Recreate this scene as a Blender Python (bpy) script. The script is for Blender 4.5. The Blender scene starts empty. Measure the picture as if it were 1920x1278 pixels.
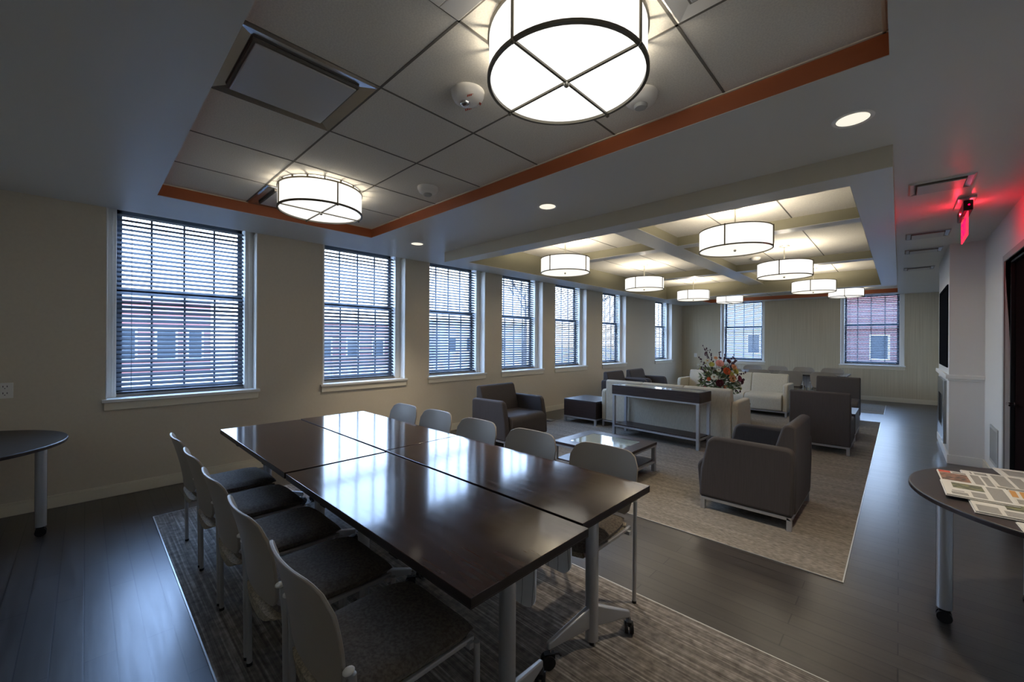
import bpy, bmesh, math, random
from mathutils import Vector, Matrix
C = bpy.context.scene.collection
S = bpy.context.scene
PI = math.pi
random.seed(7)

# ------------------------------------------------------------------ camera
YAW, ROLL, EYE = 0.7615, -0.0055, 1.5
cam = bpy.data.cameras.new('camera'); co = bpy.data.objects.new('camera', cam); C.objects.link(co)
cam.sensor_fit = 'HORIZONTAL'; cam.sensor_width = 36.0; cam.lens = 762.3 * 36 / 1920
cam.clip_start = 0.02; cam.clip_end = 500
fw = Vector((-math.sin(YAW), math.cos(YAW), 0)); rt = Vector((math.cos(YAW), math.sin(YAW), 0)); up = Vector((0, 0, 1))
r2 = rt * math.cos(ROLL) - up * math.sin(ROLL); u2 = rt * math.sin(ROLL) + up * math.cos(ROLL)
M = Matrix((r2, u2, -fw)).transposed().to_4x4(); M.translation = (0, 0, EYE)
co.matrix_world = M
S.camera = co
# ------------------------------------------------------------------ world, exposure
S.view_settings.view_transform = 'Standard'; S.view_settings.look = 'None'
S.view_settings.gamma = 1.0; S.view_settings.use_curve_mapping = False
S.view_settings.exposure = 3.1
w = bpy.data.worlds.new('sky'); S.world = w; w.use_nodes = True
wn = w.node_tree.nodes; wl = w.node_tree.links
bg = wn['Background']
tc = wn.new('ShaderNodeTexCoord'); sep = wn.new('ShaderNodeSeparateXYZ'); rmp = wn.new('ShaderNodeValToRGB')
wl.new(tc.outputs['Generated'], sep.inputs[0]); wl.new(sep.outputs['Z'], rmp.inputs[0])
rmp.color_ramp.elements[0].position = 0.0; rmp.color_ramp.elements[0].color = (0.76, 0.87, 1.0, 1)
rmp.color_ramp.elements[1].position = 0.5; rmp.color_ramp.elements[1].color = (0.36, 0.56, 1.0, 1)
wl.new(rmp.outputs[0], bg.inputs[0]); bg.inputs[1].default_value = 2.15
def portal(x, y, z, sx, sz, rot):
    l = bpy.data.lights.new('window_portal', 'AREA'); l.shape = 'RECTANGLE'; l.size = sx; l.size_y = sz
    l.cycles.is_portal = True
    o = bpy.data.objects.new('window_portal', l); C.objects.link(o); o.location = (x, y, z); o.rotation_euler = rot
# lamp strengths
SHADE, BULB_UP, BULB_FLUSH, DOWN = 0.165, 4.2, 4.5, 14.0
WARM = (1.0, 0.87, 0.68)

# ------------------------------------------------------------------ materials
def mat(name, col, rough=0.6, metal=0.0, spec=0.5, coat=0.0, emit=None, es=0.0):
    m = bpy.data.materials.new(name); m.use_nodes = True
    b = m.node_tree.nodes['Principled BSDF']
    b.inputs['Base Color'].default_value = (*col, 1); b.inputs['Roughness'].default_value = rough
    b.inputs['Metallic'].default_value = metal; b.inputs['Specular IOR Level'].default_value = spec
    b.inputs['Coat Weight'].default_value = coat; b.inputs['Coat Roughness'].default_value = 0.08
    if emit: b.inputs['Emission Color'].default_value = (*emit, 1); b.inputs['Emission Strength'].default_value = es
    return m
def noisy(m, c1, c2, scale=(1, 1, 1), nscale=5.0, detail=4.0, lo=0.35, hi=0.65, bump=0.0, rough_var=None, coord='Object'):
    """colour varies between c1 and c2 with a stretched noise"""
    n = m.node_tree.nodes; l = m.node_tree.links; b = n['Principled BSDF']
    t = n.new('ShaderNodeTexCoord'); mp = n.new('ShaderNodeMapping'); ns = n.new('ShaderNodeTexNoise'); r = n.new('ShaderNodeValToRGB')
    mp.inputs['Scale'].default_value = scale; ns.inputs['Scale'].default_value = nscale; ns.inputs['Detail'].default_value = detail
    l.new(t.outputs[coord], mp.inputs[0]); l.new(mp.outputs[0], ns.inputs['Vector']); l.new(ns.outputs[0], r.inputs[0])
    r.color_ramp.elements[0].position = lo; r.color_ramp.elements[1].position = hi
    r.color_ramp.elements[0].color = (*c1, 1); r.color_ramp.elements[1].color = (*c2, 1)
    l.new(r.outputs[0], b.inputs['Base Color'])
    if bump:
        bp = n.new('ShaderNodeBump'); bp.inputs['Strength'].default_value = bump; bp.inputs['Distance'].default_value = 0.004
        l.new(ns.outputs[0], bp.inputs['Height']); l.new(bp.outputs[0], b.inputs['Normal'])
    if rough_var:
        mr = n.new('ShaderNodeMapRange'); mr.inputs[3].default_value = rough_var[0]; mr.inputs[4].default_value = rough_var[1]
        l.new(ns.outputs[0], mr.inputs[0]); l.new(mr.outputs[0], b.inputs['Roughness'])
    return m
MT = {}
MT['wall'] = noisy(mat('beige_paint', (0.50, 0.44, 0.33), 0.75, spec=0.3), (0.63, 0.565, 0.45), (0.65, 0.585, 0.465), nscale=40)
MT['paper'] = noisy(mat('striped_wallcovering', (0.5, 0.45, 0.33), 0.8, spec=0.2), (0.56, 0.49, 0.35), (0.68, 0.61, 0.46), (60, 60, 0.8), 1.0, 5, 0.3, 0.7)
MT['grey_wall'] = mat('pale_grey_paint', (0.74, 0.73, 0.70), 0.6, spec=0.4)
MT['trim'] = mat('cream_trim_paint', (0.76, 0.70, 0.56), 0.4)
MT['white'] = mat('white_trim_paint', (0.82, 0.81, 0.77), 0.35)
MT['soffit'] = mat('white_ceiling_paint', (0.66, 0.655, 0.62), 0.35, spec=0.5)
MT['beam'] = mat('beige_beam_paint', (0.62, 0.56, 0.43), 0.7, spec=0.3)
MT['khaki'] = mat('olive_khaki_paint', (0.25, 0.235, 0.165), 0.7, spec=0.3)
MT['orange'] = mat('rust_orange_paint', (0.42, 0.115, 0.035), 0.55)
MT['tile'] = noisy(mat('ceiling_tile', (0.55, 0.53, 0.47), 0.9, spec=0.1), (0.70, 0.67, 0.60), (0.78, 0.75, 0.67), nscale=120, lo=0.4, hi=0.6)
MT['seam'] = mat('tile_seam', (0.16, 0.15, 0.13), 0.9)
MT['dark'] = mat('black_plastic', (0.012, 0.012, 0.014), 0.45, spec=0.3)
MT['void'] = mat('dark_slot', (0.01, 0.01, 0.01), 0.9)
MT['silver'] = mat('silver_metal', (0.50, 0.51, 0.53), 0.38, 0.7)
MT['tube'] = mat('satin_grey_tube', (0.42, 0.41, 0.40), 0.42, 0.35)
MT['chrome'] = mat('chrome', (0.75, 0.76, 0.78), 0.10, 1.0)
MT['steel'] = mat('brushed_steel', (0.34, 0.34, 0.33), 0.25, 0.9)
MT['bronze'] = mat('bronze_metal', (0.16, 0.145, 0.11), 0.4, 0.6)
MT['nickel'] = mat('satin_nickel', (0.45, 0.43, 0.37), 0.35, 0.8)
MT['sash'] = mat('dark_window_frame', (0.035, 0.045, 0.065), 0.45)
MT['slat'] = mat('dark_blind_slat', (0.040, 0.046, 0.058), 0.5)
MT['shell'] = mat('warm_grey_plastic', (0.33, 0.285, 0.23), 0.42)
MT['seatfab'] = noisy(mat('seat_fabric', (0.06, 0.05, 0.045), 0.85, spec=0.25), (0.095, 0.077, 0.062), (0.175, 0.145, 0.115), nscale=90, bump=0.25)
MT['underfab'] = noisy(mat('speckled_seat_underside', (0.28, 0.23, 0.16), 0.85), (0.16, 0.13, 0.09), (0.34, 0.29, 0.20), nscale=120, bump=0.2)
MT['taupe'] = noisy(mat('taupe_upholstery', (0.11, 0.095, 0.088), 0.75, spec=0.3), (0.060, 0.051, 0.048), (0.076, 0.065, 0.060), (220, 220, 5), 1.0, 3, 0.3, 0.7)
MT['cream'] = noisy(mat('cream_upholstery', (0.5, 0.46, 0.37), 0.8, spec=0.25), (0.47, 0.43, 0.34), (0.54, 0.50, 0.40), (120, 120, 20), 1.0, 3, 0.35, 0.65)
MT['wood'] = noisy(mat('dark_wood_veneer', (0.03, 0.018, 0.016), 0.35), (0.022, 0.012, 0.011), (0.042, 0.025, 0.022), (2, 2, 60), 3.0, 4)
MT['wooddark'] = mat('dark_wood_edge', (0.018, 0.011, 0.011), 0.3)
MT['top'] = noisy(mat('polished_mahogany', (0.04, 0.02, 0.016), 0.10, spec=0.45, coat=0.12), (0.048, 0.023, 0.017), (0.070, 0.034, 0.025), (3, 40, 3), 1.0, 4, rough_var=(0.07, 0.15))
MT['laminate'] = noisy(mat('dark_laminate', (0.045, 0.038, 0.033), 0.38), (0.030, 0.026, 0.024), (0.038, 0.033, 0.030), nscale=60)
MT['glassgreen'] = mat('frosted_green_glass', (0.30, 0.37, 0.34), 0.07, spec=0.8, coat=1.0)
MT['screen'] = mat('dark_screen', (0.012, 0.013, 0.016), 0.6, spec=0.0)
MT['doorframe'] = mat('grey_door_frame_paint', (0.36, 0.345, 0.33), 0.45)
MT['door'] = mat('dark_door_wood', (0.012, 0.007, 0.007), 0.6, spec=0.0)
MT['plaster'] = mat('white_plastic', (0.80, 0.78, 0.73), 0.35)
MT['plate'] = mat('white_diffuser_plate', (0.50, 0.50, 0.50), 0.3, spec=0.5)
MT['mirror'] = mat('polished_diffuser_rim', (0.40, 0.40, 0.40), 0.14, 0.85)
MT['paperw'] = mat('newsprint', (0.52, 0.50, 0.46), 0.8)
MT['ink'] = mat('printed_grey', (0.20, 0.19, 0.18), 0.8)
MT['photo1'] = noisy(mat('printed_photo_brown', (0.12, 0.09, 0.07), 0.6), (0.05, 0.045, 0.04), (0.30, 0.16, 0.10), nscale=45)
MT['photo2'] = noisy(mat('printed_photo_green', (0.10, 0.11, 0.07), 0.6), (0.04, 0.05, 0.05), (0.20, 0.20, 0.10), nscale=35)
MT['red'] = mat('printed_red', (0.45, 0.06, 0.03), 0.7)
MT['ochre'] = mat('printed_orange', (0.45, 0.22, 0.06), 0.7)
MT['panel'] = mat('white_modesty_panel', (0.50, 0.51, 0.53), 0.4)
def etched():
    m = MT['panel']; n = m.node_tree.nodes; l = m.node_tree.links
    t = n.new('ShaderNodeTexCoord'); wv = n.new('ShaderNodeTexWave'); r = n.new('ShaderNodeValToRGB')
    wv.bands_direction = 'X'; wv.inputs['Scale'].default_value = 5; wv.inputs['Distortion'].default_value = 4.0; wv.inputs['Detail'].default_value = 1; wv.inputs['Detail Scale'].default_value = 0.6
    r.color_ramp.elements[0].position = 0.0; r.color_ramp.elements[0].color = (0.35, 0.36, 0.38, 1); r.color_ramp.elements[1].position = 0.02; r.color_ramp.elements[1].color = (0.85, 0.86, 0.88, 1)
    l.new(t.outputs['Object'], wv.inputs['Vector']); l.new(wv.outputs['Fac'], r.inputs[0]); l.new(r.outputs[0], n['Principled BSDF'].inputs['Base Color'])
etched()
MT['strip'] = mat('metal_floor_strip', (0.55, 0.55, 0.52), 0.35, 0.5)
MT['brick'] = None
MT['concrete'] = noisy(mat('pale_pavement', (0.5, 0.5, 0.5), 0.9), (0.38, 0.38, 0.40), (0.58, 0.58, 0.60), nscale=0.6)
MT['bark'] = mat('bark', (0.10, 0.085, 0.075), 0.9)
MT['siding'] = mat('pale_siding', (0.42, 0.45, 0.47), 0.8)
MT['glassdark'] = mat('dark_pane', (0.03, 0.04, 0.05), 0.1)
MT['leaf'] = noisy(mat('green_leaves', (0.08, 0.12, 0.05), 0.6), (0.035, 0.06, 0.03), (0.16, 0.20, 0.08), nscale=12)
MT['grille'] = mat('grey_register', (0.42, 0.42, 0.40), 0.5)

def emis(name, col, s):
    m = bpy.data.materials.new(name); m.use_nodes = True; n = m.node_tree.nodes
    n.remove(n['Principled BSDF']); e = n.new('ShaderNodeEmission'); e.inputs[0].default_value = (*col, 1); e.inputs[1].default_value = s
    m.node_tree.links.new(e.outputs[0], n['Material Output'].inputs[0]); return m
MT['shade'] = emis('glowing_fabric_shade', (1.0, 0.955, 0.88), SHADE)
MT['diffuser'] = emis('glowing_diffuser', (1.0, 0.93, 0.80), SHADE * 0.85)
MT['diffuserb'] = emis('glowing_flush_diffuser', (1.0, 0.975, 0.93), SHADE * 0.95)
MT['downglow'] = emis('downlight_lens', (1.0, 0.92, 0.78), 0.12)
MT['led'] = emis('red_led', (1.0, 0.0, 0.02), 1.2)

def glass_mat():
    m = bpy.data.materials.new('window_glass'); m.use_nodes = True; n = m.node_tree.nodes; l = m.node_tree.links
    n.remove(n['Principled BSDF'])
    t = n.new('ShaderNodeBsdfTransparent'); t.inputs[0].default_value = (0.93, 0.96, 0.97, 1)
    g = n.new('ShaderNodeBsdfGlossy'); g.inputs['Roughness'].default_value = 0.02
    mx = n.new('ShaderNodeMixShader'); mx.inputs[0].default_value = 0.04
    l.new(t.outputs[0], mx.inputs[1]); l.new(t.outputs[0], mx.inputs[1]); l.new(g.outputs[0], mx.inputs[2]); l.new(mx.outputs[0], n['Material Output'].inputs[0])
    return m
MT['glass'] = glass_mat()
def acrylic():
    m = bpy.data.materials.new('edge_lit_red_acrylic'); m.use_nodes = True; n = m.node_tree.nodes; l = m.node_tree.links
    n.remove(n['Principled BSDF'])
    t = n.new('ShaderNodeBsdfTransparent'); e = n.new('ShaderNodeEmission'); e.inputs[0].default_value = (1, 0.03, 0.07, 1); e.inputs[1].default_value = 0.21
    mx = n.new('ShaderNodeMixShader'); mx.inputs[0].default_value = 0.75
    l.new(t.outputs[0], mx.inputs[1]); l.new(e.outputs[0], mx.inputs[2]); l.new(mx.outputs[0], n['Material Output'].inputs[0]); return m
MT['acrylic'] = acrylic()

def plank_mat():
    m = mat('dark_plank_floor', (0.05, 0.045, 0.042), 0.3, spec=0.5, coat=0.25); n = m.node_tree.nodes; l = m.node_tree.links; b = n['Principled BSDF']; b.inputs['Coat Roughness'].default_value = 0.22
    t = n.new('ShaderNodeTexCoord'); br = n.new('ShaderNodeTexBrick')
    br.inputs['Scale'].default_value = 1.0; br.inputs['Brick Width'].default_value = 1.15; br.inputs['Row Height'].default_value = 0.108
    br.inputs['Mortar Size'].default_value = 0.0028; br.inputs['Color1'].default_value = (0.040, 0.034, 0.030, 1); br.inputs['Color2'].default_value = (0.056, 0.048, 0.042, 1)
    br.inputs['Mortar'].default_value = (0.012, 0.01, 0.01, 1); br.offset = 0.37; br.offset_frequency = 2
    l.new(t.outputs['Object'], br.inputs['Vector'])
    mp = n.new('ShaderNodeMapping'); mp.inputs['Scale'].default_value = (1.5, 26, 1); ns = n.new('ShaderNodeTexNoise'); ns.inputs['Scale'].default_value = 1.5; ns.inputs['Detail'].default_value = 6
    l.new(t.outputs['Object'], mp.inputs[0]); l.new(mp.outputs[0], ns.inputs['Vector'])
    mx = n.new('ShaderNodeMix'); mx.data_type = 'RGBA'; mx.blend_type = 'OVERLAY'; mx.inputs[0].default_value = 0.5
    l.new(br.outputs['Color'], mx.inputs[6]); l.new(ns.outputs[0], mx.inputs[7]); l.new(mx.outputs[2], b.inputs['Base Color'])
    mr = n.new('ShaderNodeMapRange'); mr.inputs[3].default_value = 0.24; mr.inputs[4].default_value = 0.40; l.new(ns.outputs[0], mr.inputs[0]); l.new(mr.outputs[0], b.inputs['Roughness'])
    bp = n.new('ShaderNodeBump'); bp.inputs['Strength'].default_value = 0.15; bp.inputs['Distance'].default_value = 0.002
    ad = n.new('ShaderNodeMath'); ad.operation = 'SUBTRACT'; l.new(ns.outputs[0], ad.inputs[0]); l.new(br.outputs['Fac'], ad.inputs[1]); l.new(ad.outputs[0], bp.inputs['Height']); l.new(bp.outputs[0], b.inputs['Normal'])
    return m
MT['plank'] = plank_mat()
def rug_mat(name, cols, sx, sy, weave):
    m = mat(name, cols[0], 0.95, spec=0.15); n = m.node_tree.nodes; l = m.node_tree.links; b = n['Principled BSDF']
    t = n.new('ShaderNodeTexCoord'); mp = n.new('ShaderNodeMapping'); mp.inputs['Scale'].default_value = (sx, sy, 1)
    ns = n.new('ShaderNodeTexNoise'); ns.inputs['Scale'].default_value = 1.0; ns.inputs['Detail'].default_value = 5; ns.inputs['Roughness'].default_value = 0.65
    l.new(t.outputs['Object'], mp.inputs[0]); l.new(mp.outputs[0], ns.inputs['Vector'])
    r = n.new('ShaderNodeValToRGB'); e = r.color_ramp.elements
    e[0].position = 0.34; e[0].color = (*cols[0], 1); e[1].position = 0.70; e[1].color = (*cols[2], 1); k = e.new(0.52); k.color = (*cols[1], 1)
    l.new(ns.outputs[0], r.inputs[0])
    mp2 = n.new('ShaderNodeMapping'); mp2.inputs['Scale'].default_value = weave; n2 = n.new('ShaderNodeTexNoise'); n2.inputs['Scale'].default_value = 1.0; n2.inputs['Detail'].default_value = 2
    l.new(t.outputs['Object'], mp2.inputs[0]); l.new(mp2.outputs[0], n2.inputs['Vector'])
    mx = n.new('ShaderNodeMix'); mx.data_type = 'RGBA'; mx.blend_type = 'OVERLAY'; mx.inputs[0].default_value = 0.8
    l.new(r.outputs[0], mx.inputs[6]); l.new(n2.outputs[0], mx.inputs[7]); l.new(mx.outputs[2], b.inputs['Base Color'])
    bp = n.new('ShaderNodeBump'); bp.inputs['Strength'].default_value = 0.4; bp.inputs['Distance'].default_value = 0.004; l.new(n2.outputs[0], bp.inputs['Height']); l.new(bp.outputs[0], b.inputs['Normal'])
    return m
MT['rug1'] = rug_mat('brown_streaked_carpet', [(0.11, 0.095, 0.08), (0.20, 0.175, 0.15), (0.42, 0.38, 0.33)], 1.1, 75, (25, 25, 1))
MT['rug2'] = rug_mat('greige_woven_carpet', [(0.19, 0.165, 0.132), (0.235, 0.205, 0.165), (0.28, 0.245, 0.20)], 1.2, 16, (28, 75, 1))
def brick_mat():
    m = mat('red_brick', (0.3, 0.1, 0.07), 0.9); n = m.node_tree.nodes; l = m.node_tree.links
    t = n.new('ShaderNodeTexCoord'); br = n.new('ShaderNodeTexBrick'); br.inputs['Scale'].default_value = 3.0
    br.inputs['Color1'].default_value = (0.20, 0.07, 0.06, 1); br.inputs['Color2'].default_value = (0.16, 0.06, 0.05, 1); br.inputs['Mortar'].default_value = (0.24, 0.20, 0.19, 1)
    mp = n.new('ShaderNodeMapping'); mp.inputs['Rotation'].default_value = (PI / 2, 0, 0)
    l.new(t.outputs['Object'], mp.inputs[0]); l.new(mp.outputs[0], br.inputs['Vector']); l.new(br.outputs['Color'], n['Principled BSDF'].inputs['Base Color']); return m
MT['brick'] = brick_mat()

# ------------------------------------------------------------------ mesh helpers
class MB:
    def __init__(s): s.v = []; s.f = []; s.m = []; s.names = []
    def mi(s, m):
        if m not in s.names: s.names.append(m)
        return s.names.index(m)
    def add(s, vs, fs, m):
        k = len(s.v); s.v += [tuple(v) for v in vs]; i = s.mi(m)
        for f in fs: s.f.append(tuple(a + k for a in f)); s.m.append(i)
    def box(s, x0, x1, y0, y1, z0, z1, m):
        vs = [(x0, y0, z0), (x1, y0, z0), (x1, y1, z0), (x0, y1, z0), (x0, y0, z1), (x1, y0, z1), (x1, y1, z1), (x0, y1, z1)]
        s.add(vs, [(0, 3, 2, 1), (4, 5, 6, 7), (0, 1, 5, 4), (1, 2, 6, 5), (2, 3, 7, 6), (3, 0, 4, 7)], m); return s
    def cyl(s, a, b, r, m, seg=14, r1=None, caps=True):
        a = Vector(a); b = Vector(b); d = (b - a).normalized(); r1 = r if r1 is None else r1
        p = d.orthogonal().normalized(); q = d.cross(p)
        vs = [a + (p * math.cos(t) + q * math.sin(t)) * r for t in [2 * PI * i / seg for i in range(seg)]]
        vs += [b + (p * math.cos(t) + q * math.sin(t)) * r1 for t in [2 * PI * i / seg for i in range(seg)]]
        fs = [(i, (i + 1) % seg, seg + (i + 1) % seg, seg + i) for i in range(seg)]
        if caps: fs += [tuple(range(seg))[::-1], tuple(range(seg, 2 * seg))]
        s.add(vs, fs, m); return s
    def tube(s, pts, r, m, seg=10):
        pts = [Vector(p) for p in pts]; rings = []
        prev = None
        for i, p in enumerate(pts):
            d = (pts[min(i + 1, len(pts) - 1)] - pts[max(i - 1, 0)]).normalized()
            if prev is None: n = d.orthogonal().normalized()
            else: n = (prev - d * prev.dot(d)).normalized()
            prev = n; q = d.cross(n)
            rings.append([p + (n * math.cos(2 * PI * j / seg) + q * math.sin(2 * PI * j / seg)) * r for j in range(seg)])
        vs = [v for rg in rings for v in rg]; fs = []
        for i in range(len(pts) - 1):
            for j in range(seg): fs.append((i * seg + j, i * seg + (j + 1) % seg, (i + 1) * seg + (j + 1) % seg, (i + 1) * seg + j))
        fs += [tuple(range(seg))[::-1], tuple(range((len(pts) - 1) * seg, len(pts) * seg))]
        s.add(vs, fs, m); return s
    def prism(s, poly, axis, a, b, m):
        """poly in the two other axes (in xyz order), extruded along axis from a to b"""
        def mk(p, t):
            return {'x': (t, p[0], p[1]), 'y': (p[0], t, p[1]), 'z': (p[0], p[1], t)}[axis]
        n = len(poly); vs = [mk(p, a) for p in poly] + [mk(p, b) for p in poly]
        fs = [tuple(range(n)), tuple(range(n, 2 * n))[::-1]] + [(i, n + i, n + (i + 1) % n, (i + 1) % n) for i in range(n)]
        s.add(vs, fs, m); return s
    def lathe(s, prof, m, c=(0, 0, 0), seg=32, closed=False):
        vs = []; fs = []; n = len(prof)
        for i in range(seg):
            t = 2 * PI * i / seg
            for r, z in prof: vs.append((c[0] + r * math.cos(t), c[1] + r * math.sin(t), c[2] + z))
        rng = n if closed else n - 1
        for i in range(seg):
            for j in range(rng):
                k = (j + 1) % n; i2 = (i + 1) % seg
                fs.append((i * n + j, i2 * n + j, i2 * n + k, i * n + k))
        s.add(vs, fs, m); return s
    def disc(s, c, r, m, seg=32, flip=False):
        vs = [(c[0] + r * math.cos(2 * PI * i / seg), c[1] + r * math.sin(2 * PI * i / seg), c[2]) for i in range(seg)]
        f = tuple(range(seg)); s.add(vs, [f[::-1] if flip else f], m); return s
    def sphere(s, c, r, m, seg=12, rings=7, sc=(1, 1, 1)):
        prof = []
        vs = []; fs = []
        for j in range(rings + 1):
            ph = PI * j / rings
            for i in range(seg):
                t = 2 * PI * i / seg; vs.append((c[0] + sc[0] * r * math.sin(ph) * math.cos(t), c[1] + sc[1] * r * math.sin(ph) * math.sin(t), c[2] + sc[2] * r * math.cos(ph)))
        for j in range(rings):
            for i in range(seg): fs.append((j * seg + i, (j + 1) * seg + i, (j + 1) * seg + (i + 1) % seg, j * seg + (i + 1) % seg))
        s.add(vs, fs, m); return s
    def obj(s, name, parent=None, bevel=0, seg=2, smooth=False, loc=None, rz=0, sub=0):
        me = bpy.data.meshes.new(name); me.from_pydata(s.v, [], s.f)
        for k in s.names: me.materials.append(MT[k])
        for i, p in enumerate(me.polygons): p.material_index = s.m[i]
        bm = bmesh.new(); bm.from_mesh(me)
        bmesh.ops.remove_doubles(bm, verts=bm.verts, dist=1e-6)
        bmesh.ops.recalc_face_normals(bm, faces=bm.faces)
        bm.to_mesh(me); bm.free()
        o = bpy.data.objects.new(name, me); C.objects.link(o)
        if parent: o.parent = parent
        if loc: o.location = loc
        o.rotation_euler.z = rz
        if bevel:
            b = o.modifiers.new('bevel', 'BEVEL'); b.width = bevel; b.segments = seg; b.limit_method = 'ANGLE'; b.angle_limit = math.radians(35); b.use_clamp_overlap = True
            smooth = True
        if sub:
            b = o.modifiers.new('sub', 'SUBSURF'); b.levels = sub; b.render_levels = sub; smooth = True
        if smooth:
            for p in me.polygons: p.use_smooth = True
            try: me.set_sharp_from_angle(angle=math.radians(50))
            except Exception: pass
        return o
def thing(name, label, cat, loc=(0, 0, 0), rz=0, group=None):
    o = bpy.data.objects.new(name, None); C.objects.link(o); o.location = loc; o.rotation_euler = (0, 0, rz); o.empty_display_size = 0.1
    return tag(o, label, cat, group)
def tag(o, label, cat, group=None):
    o['label'] = label; o['category'] = cat
    if group: o['group'] = group
    return o
def struct(o, label=None):
    o['kind'] = 'structure'
    if label: o['label'] = label
    return o
def kids(o): return [c for c in bpy.data.objects if c.parent == o]
def dup(root, loc, rz, label=None, group=None):
    def cp(o, par):
        c = o.copy(); C.objects.link(c)
        if par: c.parent = par
        for k in KID.get(o.name, []): cp(k, c)
        return c
    if root.name not in KID: fill(root)
    r = cp(root, None); r.location = loc; r.rotation_euler = (0, 0, rz)
    if label: r['label'] = label
    if group: r['group'] = group
    return r
KID = {}
def fill(o):
    KID[o.name] = kids(o)
    for k in KID[o.name]: fill(k)

# ------------------------------------------------------------------ room numbers
XW, XR, YB, YF = -5.43, 0.745, 14.2, -0.80
H, HT, HB, HC = 2.741, 2.85, 2.60, 2.92
T1 = (-4.645, -0.037, 0.423, 2.39)
T2 = (-4.36, -0.037, 11.95, 13.70)
FO = (-4.63, -0.035, 3.475, 10.62)
FI = (-4.385, -0.255, 3.70, 10.40)

# floor
struct(MB().box(XW - 0.3, XR + 0.3, YF - 0.2, YB + 0.3, -0.12, 0.0, 'plank').obj('floor'), 'dark wood plank floor')
# walls with window openings
LW = [(0.13, 1.385), (2.125, 3.352), (3.775, 4.99), (5.415, 6.635), (7.05, 8.285), (9.0, 10.225), (12.06, 13.33)]
BWN = [(-4.21, -2.96), (-1.175, 0.09)]
ZS = 0.925
def wall_long(name, m, spans, lo, hi, ax, base, th, lab):
    b = MB(); edges = [lo]
    def bx(a0, a1, z0, z1):
        if ax == 'y': b.box(base - th, base, a0, a1, z0, z1, m)
        else: b.box(a0, a1, base, base + th, z0, z1, m)
    cur = lo
    for a, c in spans:
        bx(cur, a, 0, 3.1); bx(a, c, 0, ZS - 0.03); bx(a, c, 2.80, 3.1); cur = c
    bx(cur, hi, 0, 3.1)
    return struct(b.obj(name), lab)
wall_long('wall_left', 'wall', LW, YF, YB, 'y', XW, 0.32, 'beige window wall')
wall_long('wall_back', 'paper', BWN, XW, XR, 'x', YB, 0.32, 'wallcovered far wall')
b = MB(); b.box(XR, XR + 0.2, YF, 5.12, 0, 3.1, 'grey_wall').box(XR, XR + 0.2, 5.12, 6.18, 2.30, 3.1, 'grey_wall').box(XR, XR + 0.2, 6.18, YB, 0, 3.1, 'grey_wall')
b.box(XR + 0.16, XR + 0.2, 5.12, 6.18, 0, 2.30, 'dark')
struct(b.obj('wall_right'), 'pale wall beside the fireplace')
struct(MB().box(XW, XR, YF - 0.15, YF, 0, 3.1, 'wall').obj('wall_front'), 'beige wall behind the camera')

# ceiling: soffit sheet with three openings, recesses, tiles
b = MB()
def sheet(b, x0, x1, y0, y1): b.box(x0, x1, y0, y1, H, H + 0.004, 'soffit')
E_ = 0.0
sheet(b, XW, T1[0] - E_, YF, YB); sheet(b, T1[1] + E_, XR, YF, YB)
sheet(b, T1[0] - E_, T1[1] + E_, YF, T1[2] - E_); sheet(b, T1[0] - E_, T1[1] + E_, T1[3] + E_, FO[2] + 0.1); sheet(b, T1[0] - E_, T1[1] + E_, FO[3] - 0.1, T2[2] - E_); sheet(b, T1[0] - E_, T1[1] + E_, T2[3] + E_, YB)
sheet(b, T1[0] - E_, T2[0] - E_, T2[2] - E_, T2[3] + E_)
def recess(b, x0, x1, y0, y1, z0, z1, side, top):
    t = 0.02
    z0 += 0.0042
    b.box(x0 - t, x0, y0 - t, y1 + t, z0, z1, side).box(x1, x1 + t, y0 - t, y1 + t, z0, z1, side)
    b.box(x0, x1, y0 - t, y0, z0, z1, side).box(x0, x1, y1, y1 + t, z0, z1, side)
    b.box(x0 - t, x1 + t, y0 - t, y1 + t, z1, z1 + 0.03, top)
for T in (T1, T2): recess(b, T[0], T[1], T[2], T[3], H, HT, 'orange', 'tile')
# tile seams in the near and far recess
def seamx(b, x, y0, y1, z): b.box(x - 0.006, x + 0.006, y0, y1, z - 0.002, z + 0.004, 'seam')
def seamy(b, y, x0, x1, z): b.box(x0, x1, y - 0.006, y + 0.006, z - 0.002, z + 0.004, 'seam')
for x in (-3.985, -3.325, -2.67, -2.012, -1.351, -0.693): seamx(b, x, T1[2], T1[3], HT); seamx(b, x, T2[2], T2[3], HT)
for y in (1.082, 1.735): seamy(b, y, T1[0], T1[1], HT)
for y in (12.6, 13.25): seamy(b, y, T2[0], T2[1], HT)
# pale perimeter angle
for T in (T1, T2):
    b.box(T[0], T[1], T[3] - 0.012, T[3], HT - 0.006, HT, 'trim').box(T[0], T[1], T[2], T[2] + 0.012, HT - 0.006, HT, 'trim')
    b.box(T[0], T[0] + 0.012, T[2], T[3], HT - 0.006, HT, 'trim').box(T[1] - 0.022, T[1] - 0.01, T[2], T[3], HT - 0.006, HT, 'trim')
# roof slab over everything
b.box(XW - 0.32, XR + 0.2, YF - 0.15, YB + 0.32, 3.1, 3.25, 'soffit')
struct(b.obj('ceiling'), 'white ceiling with tiled recesses edged in orange')
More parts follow.
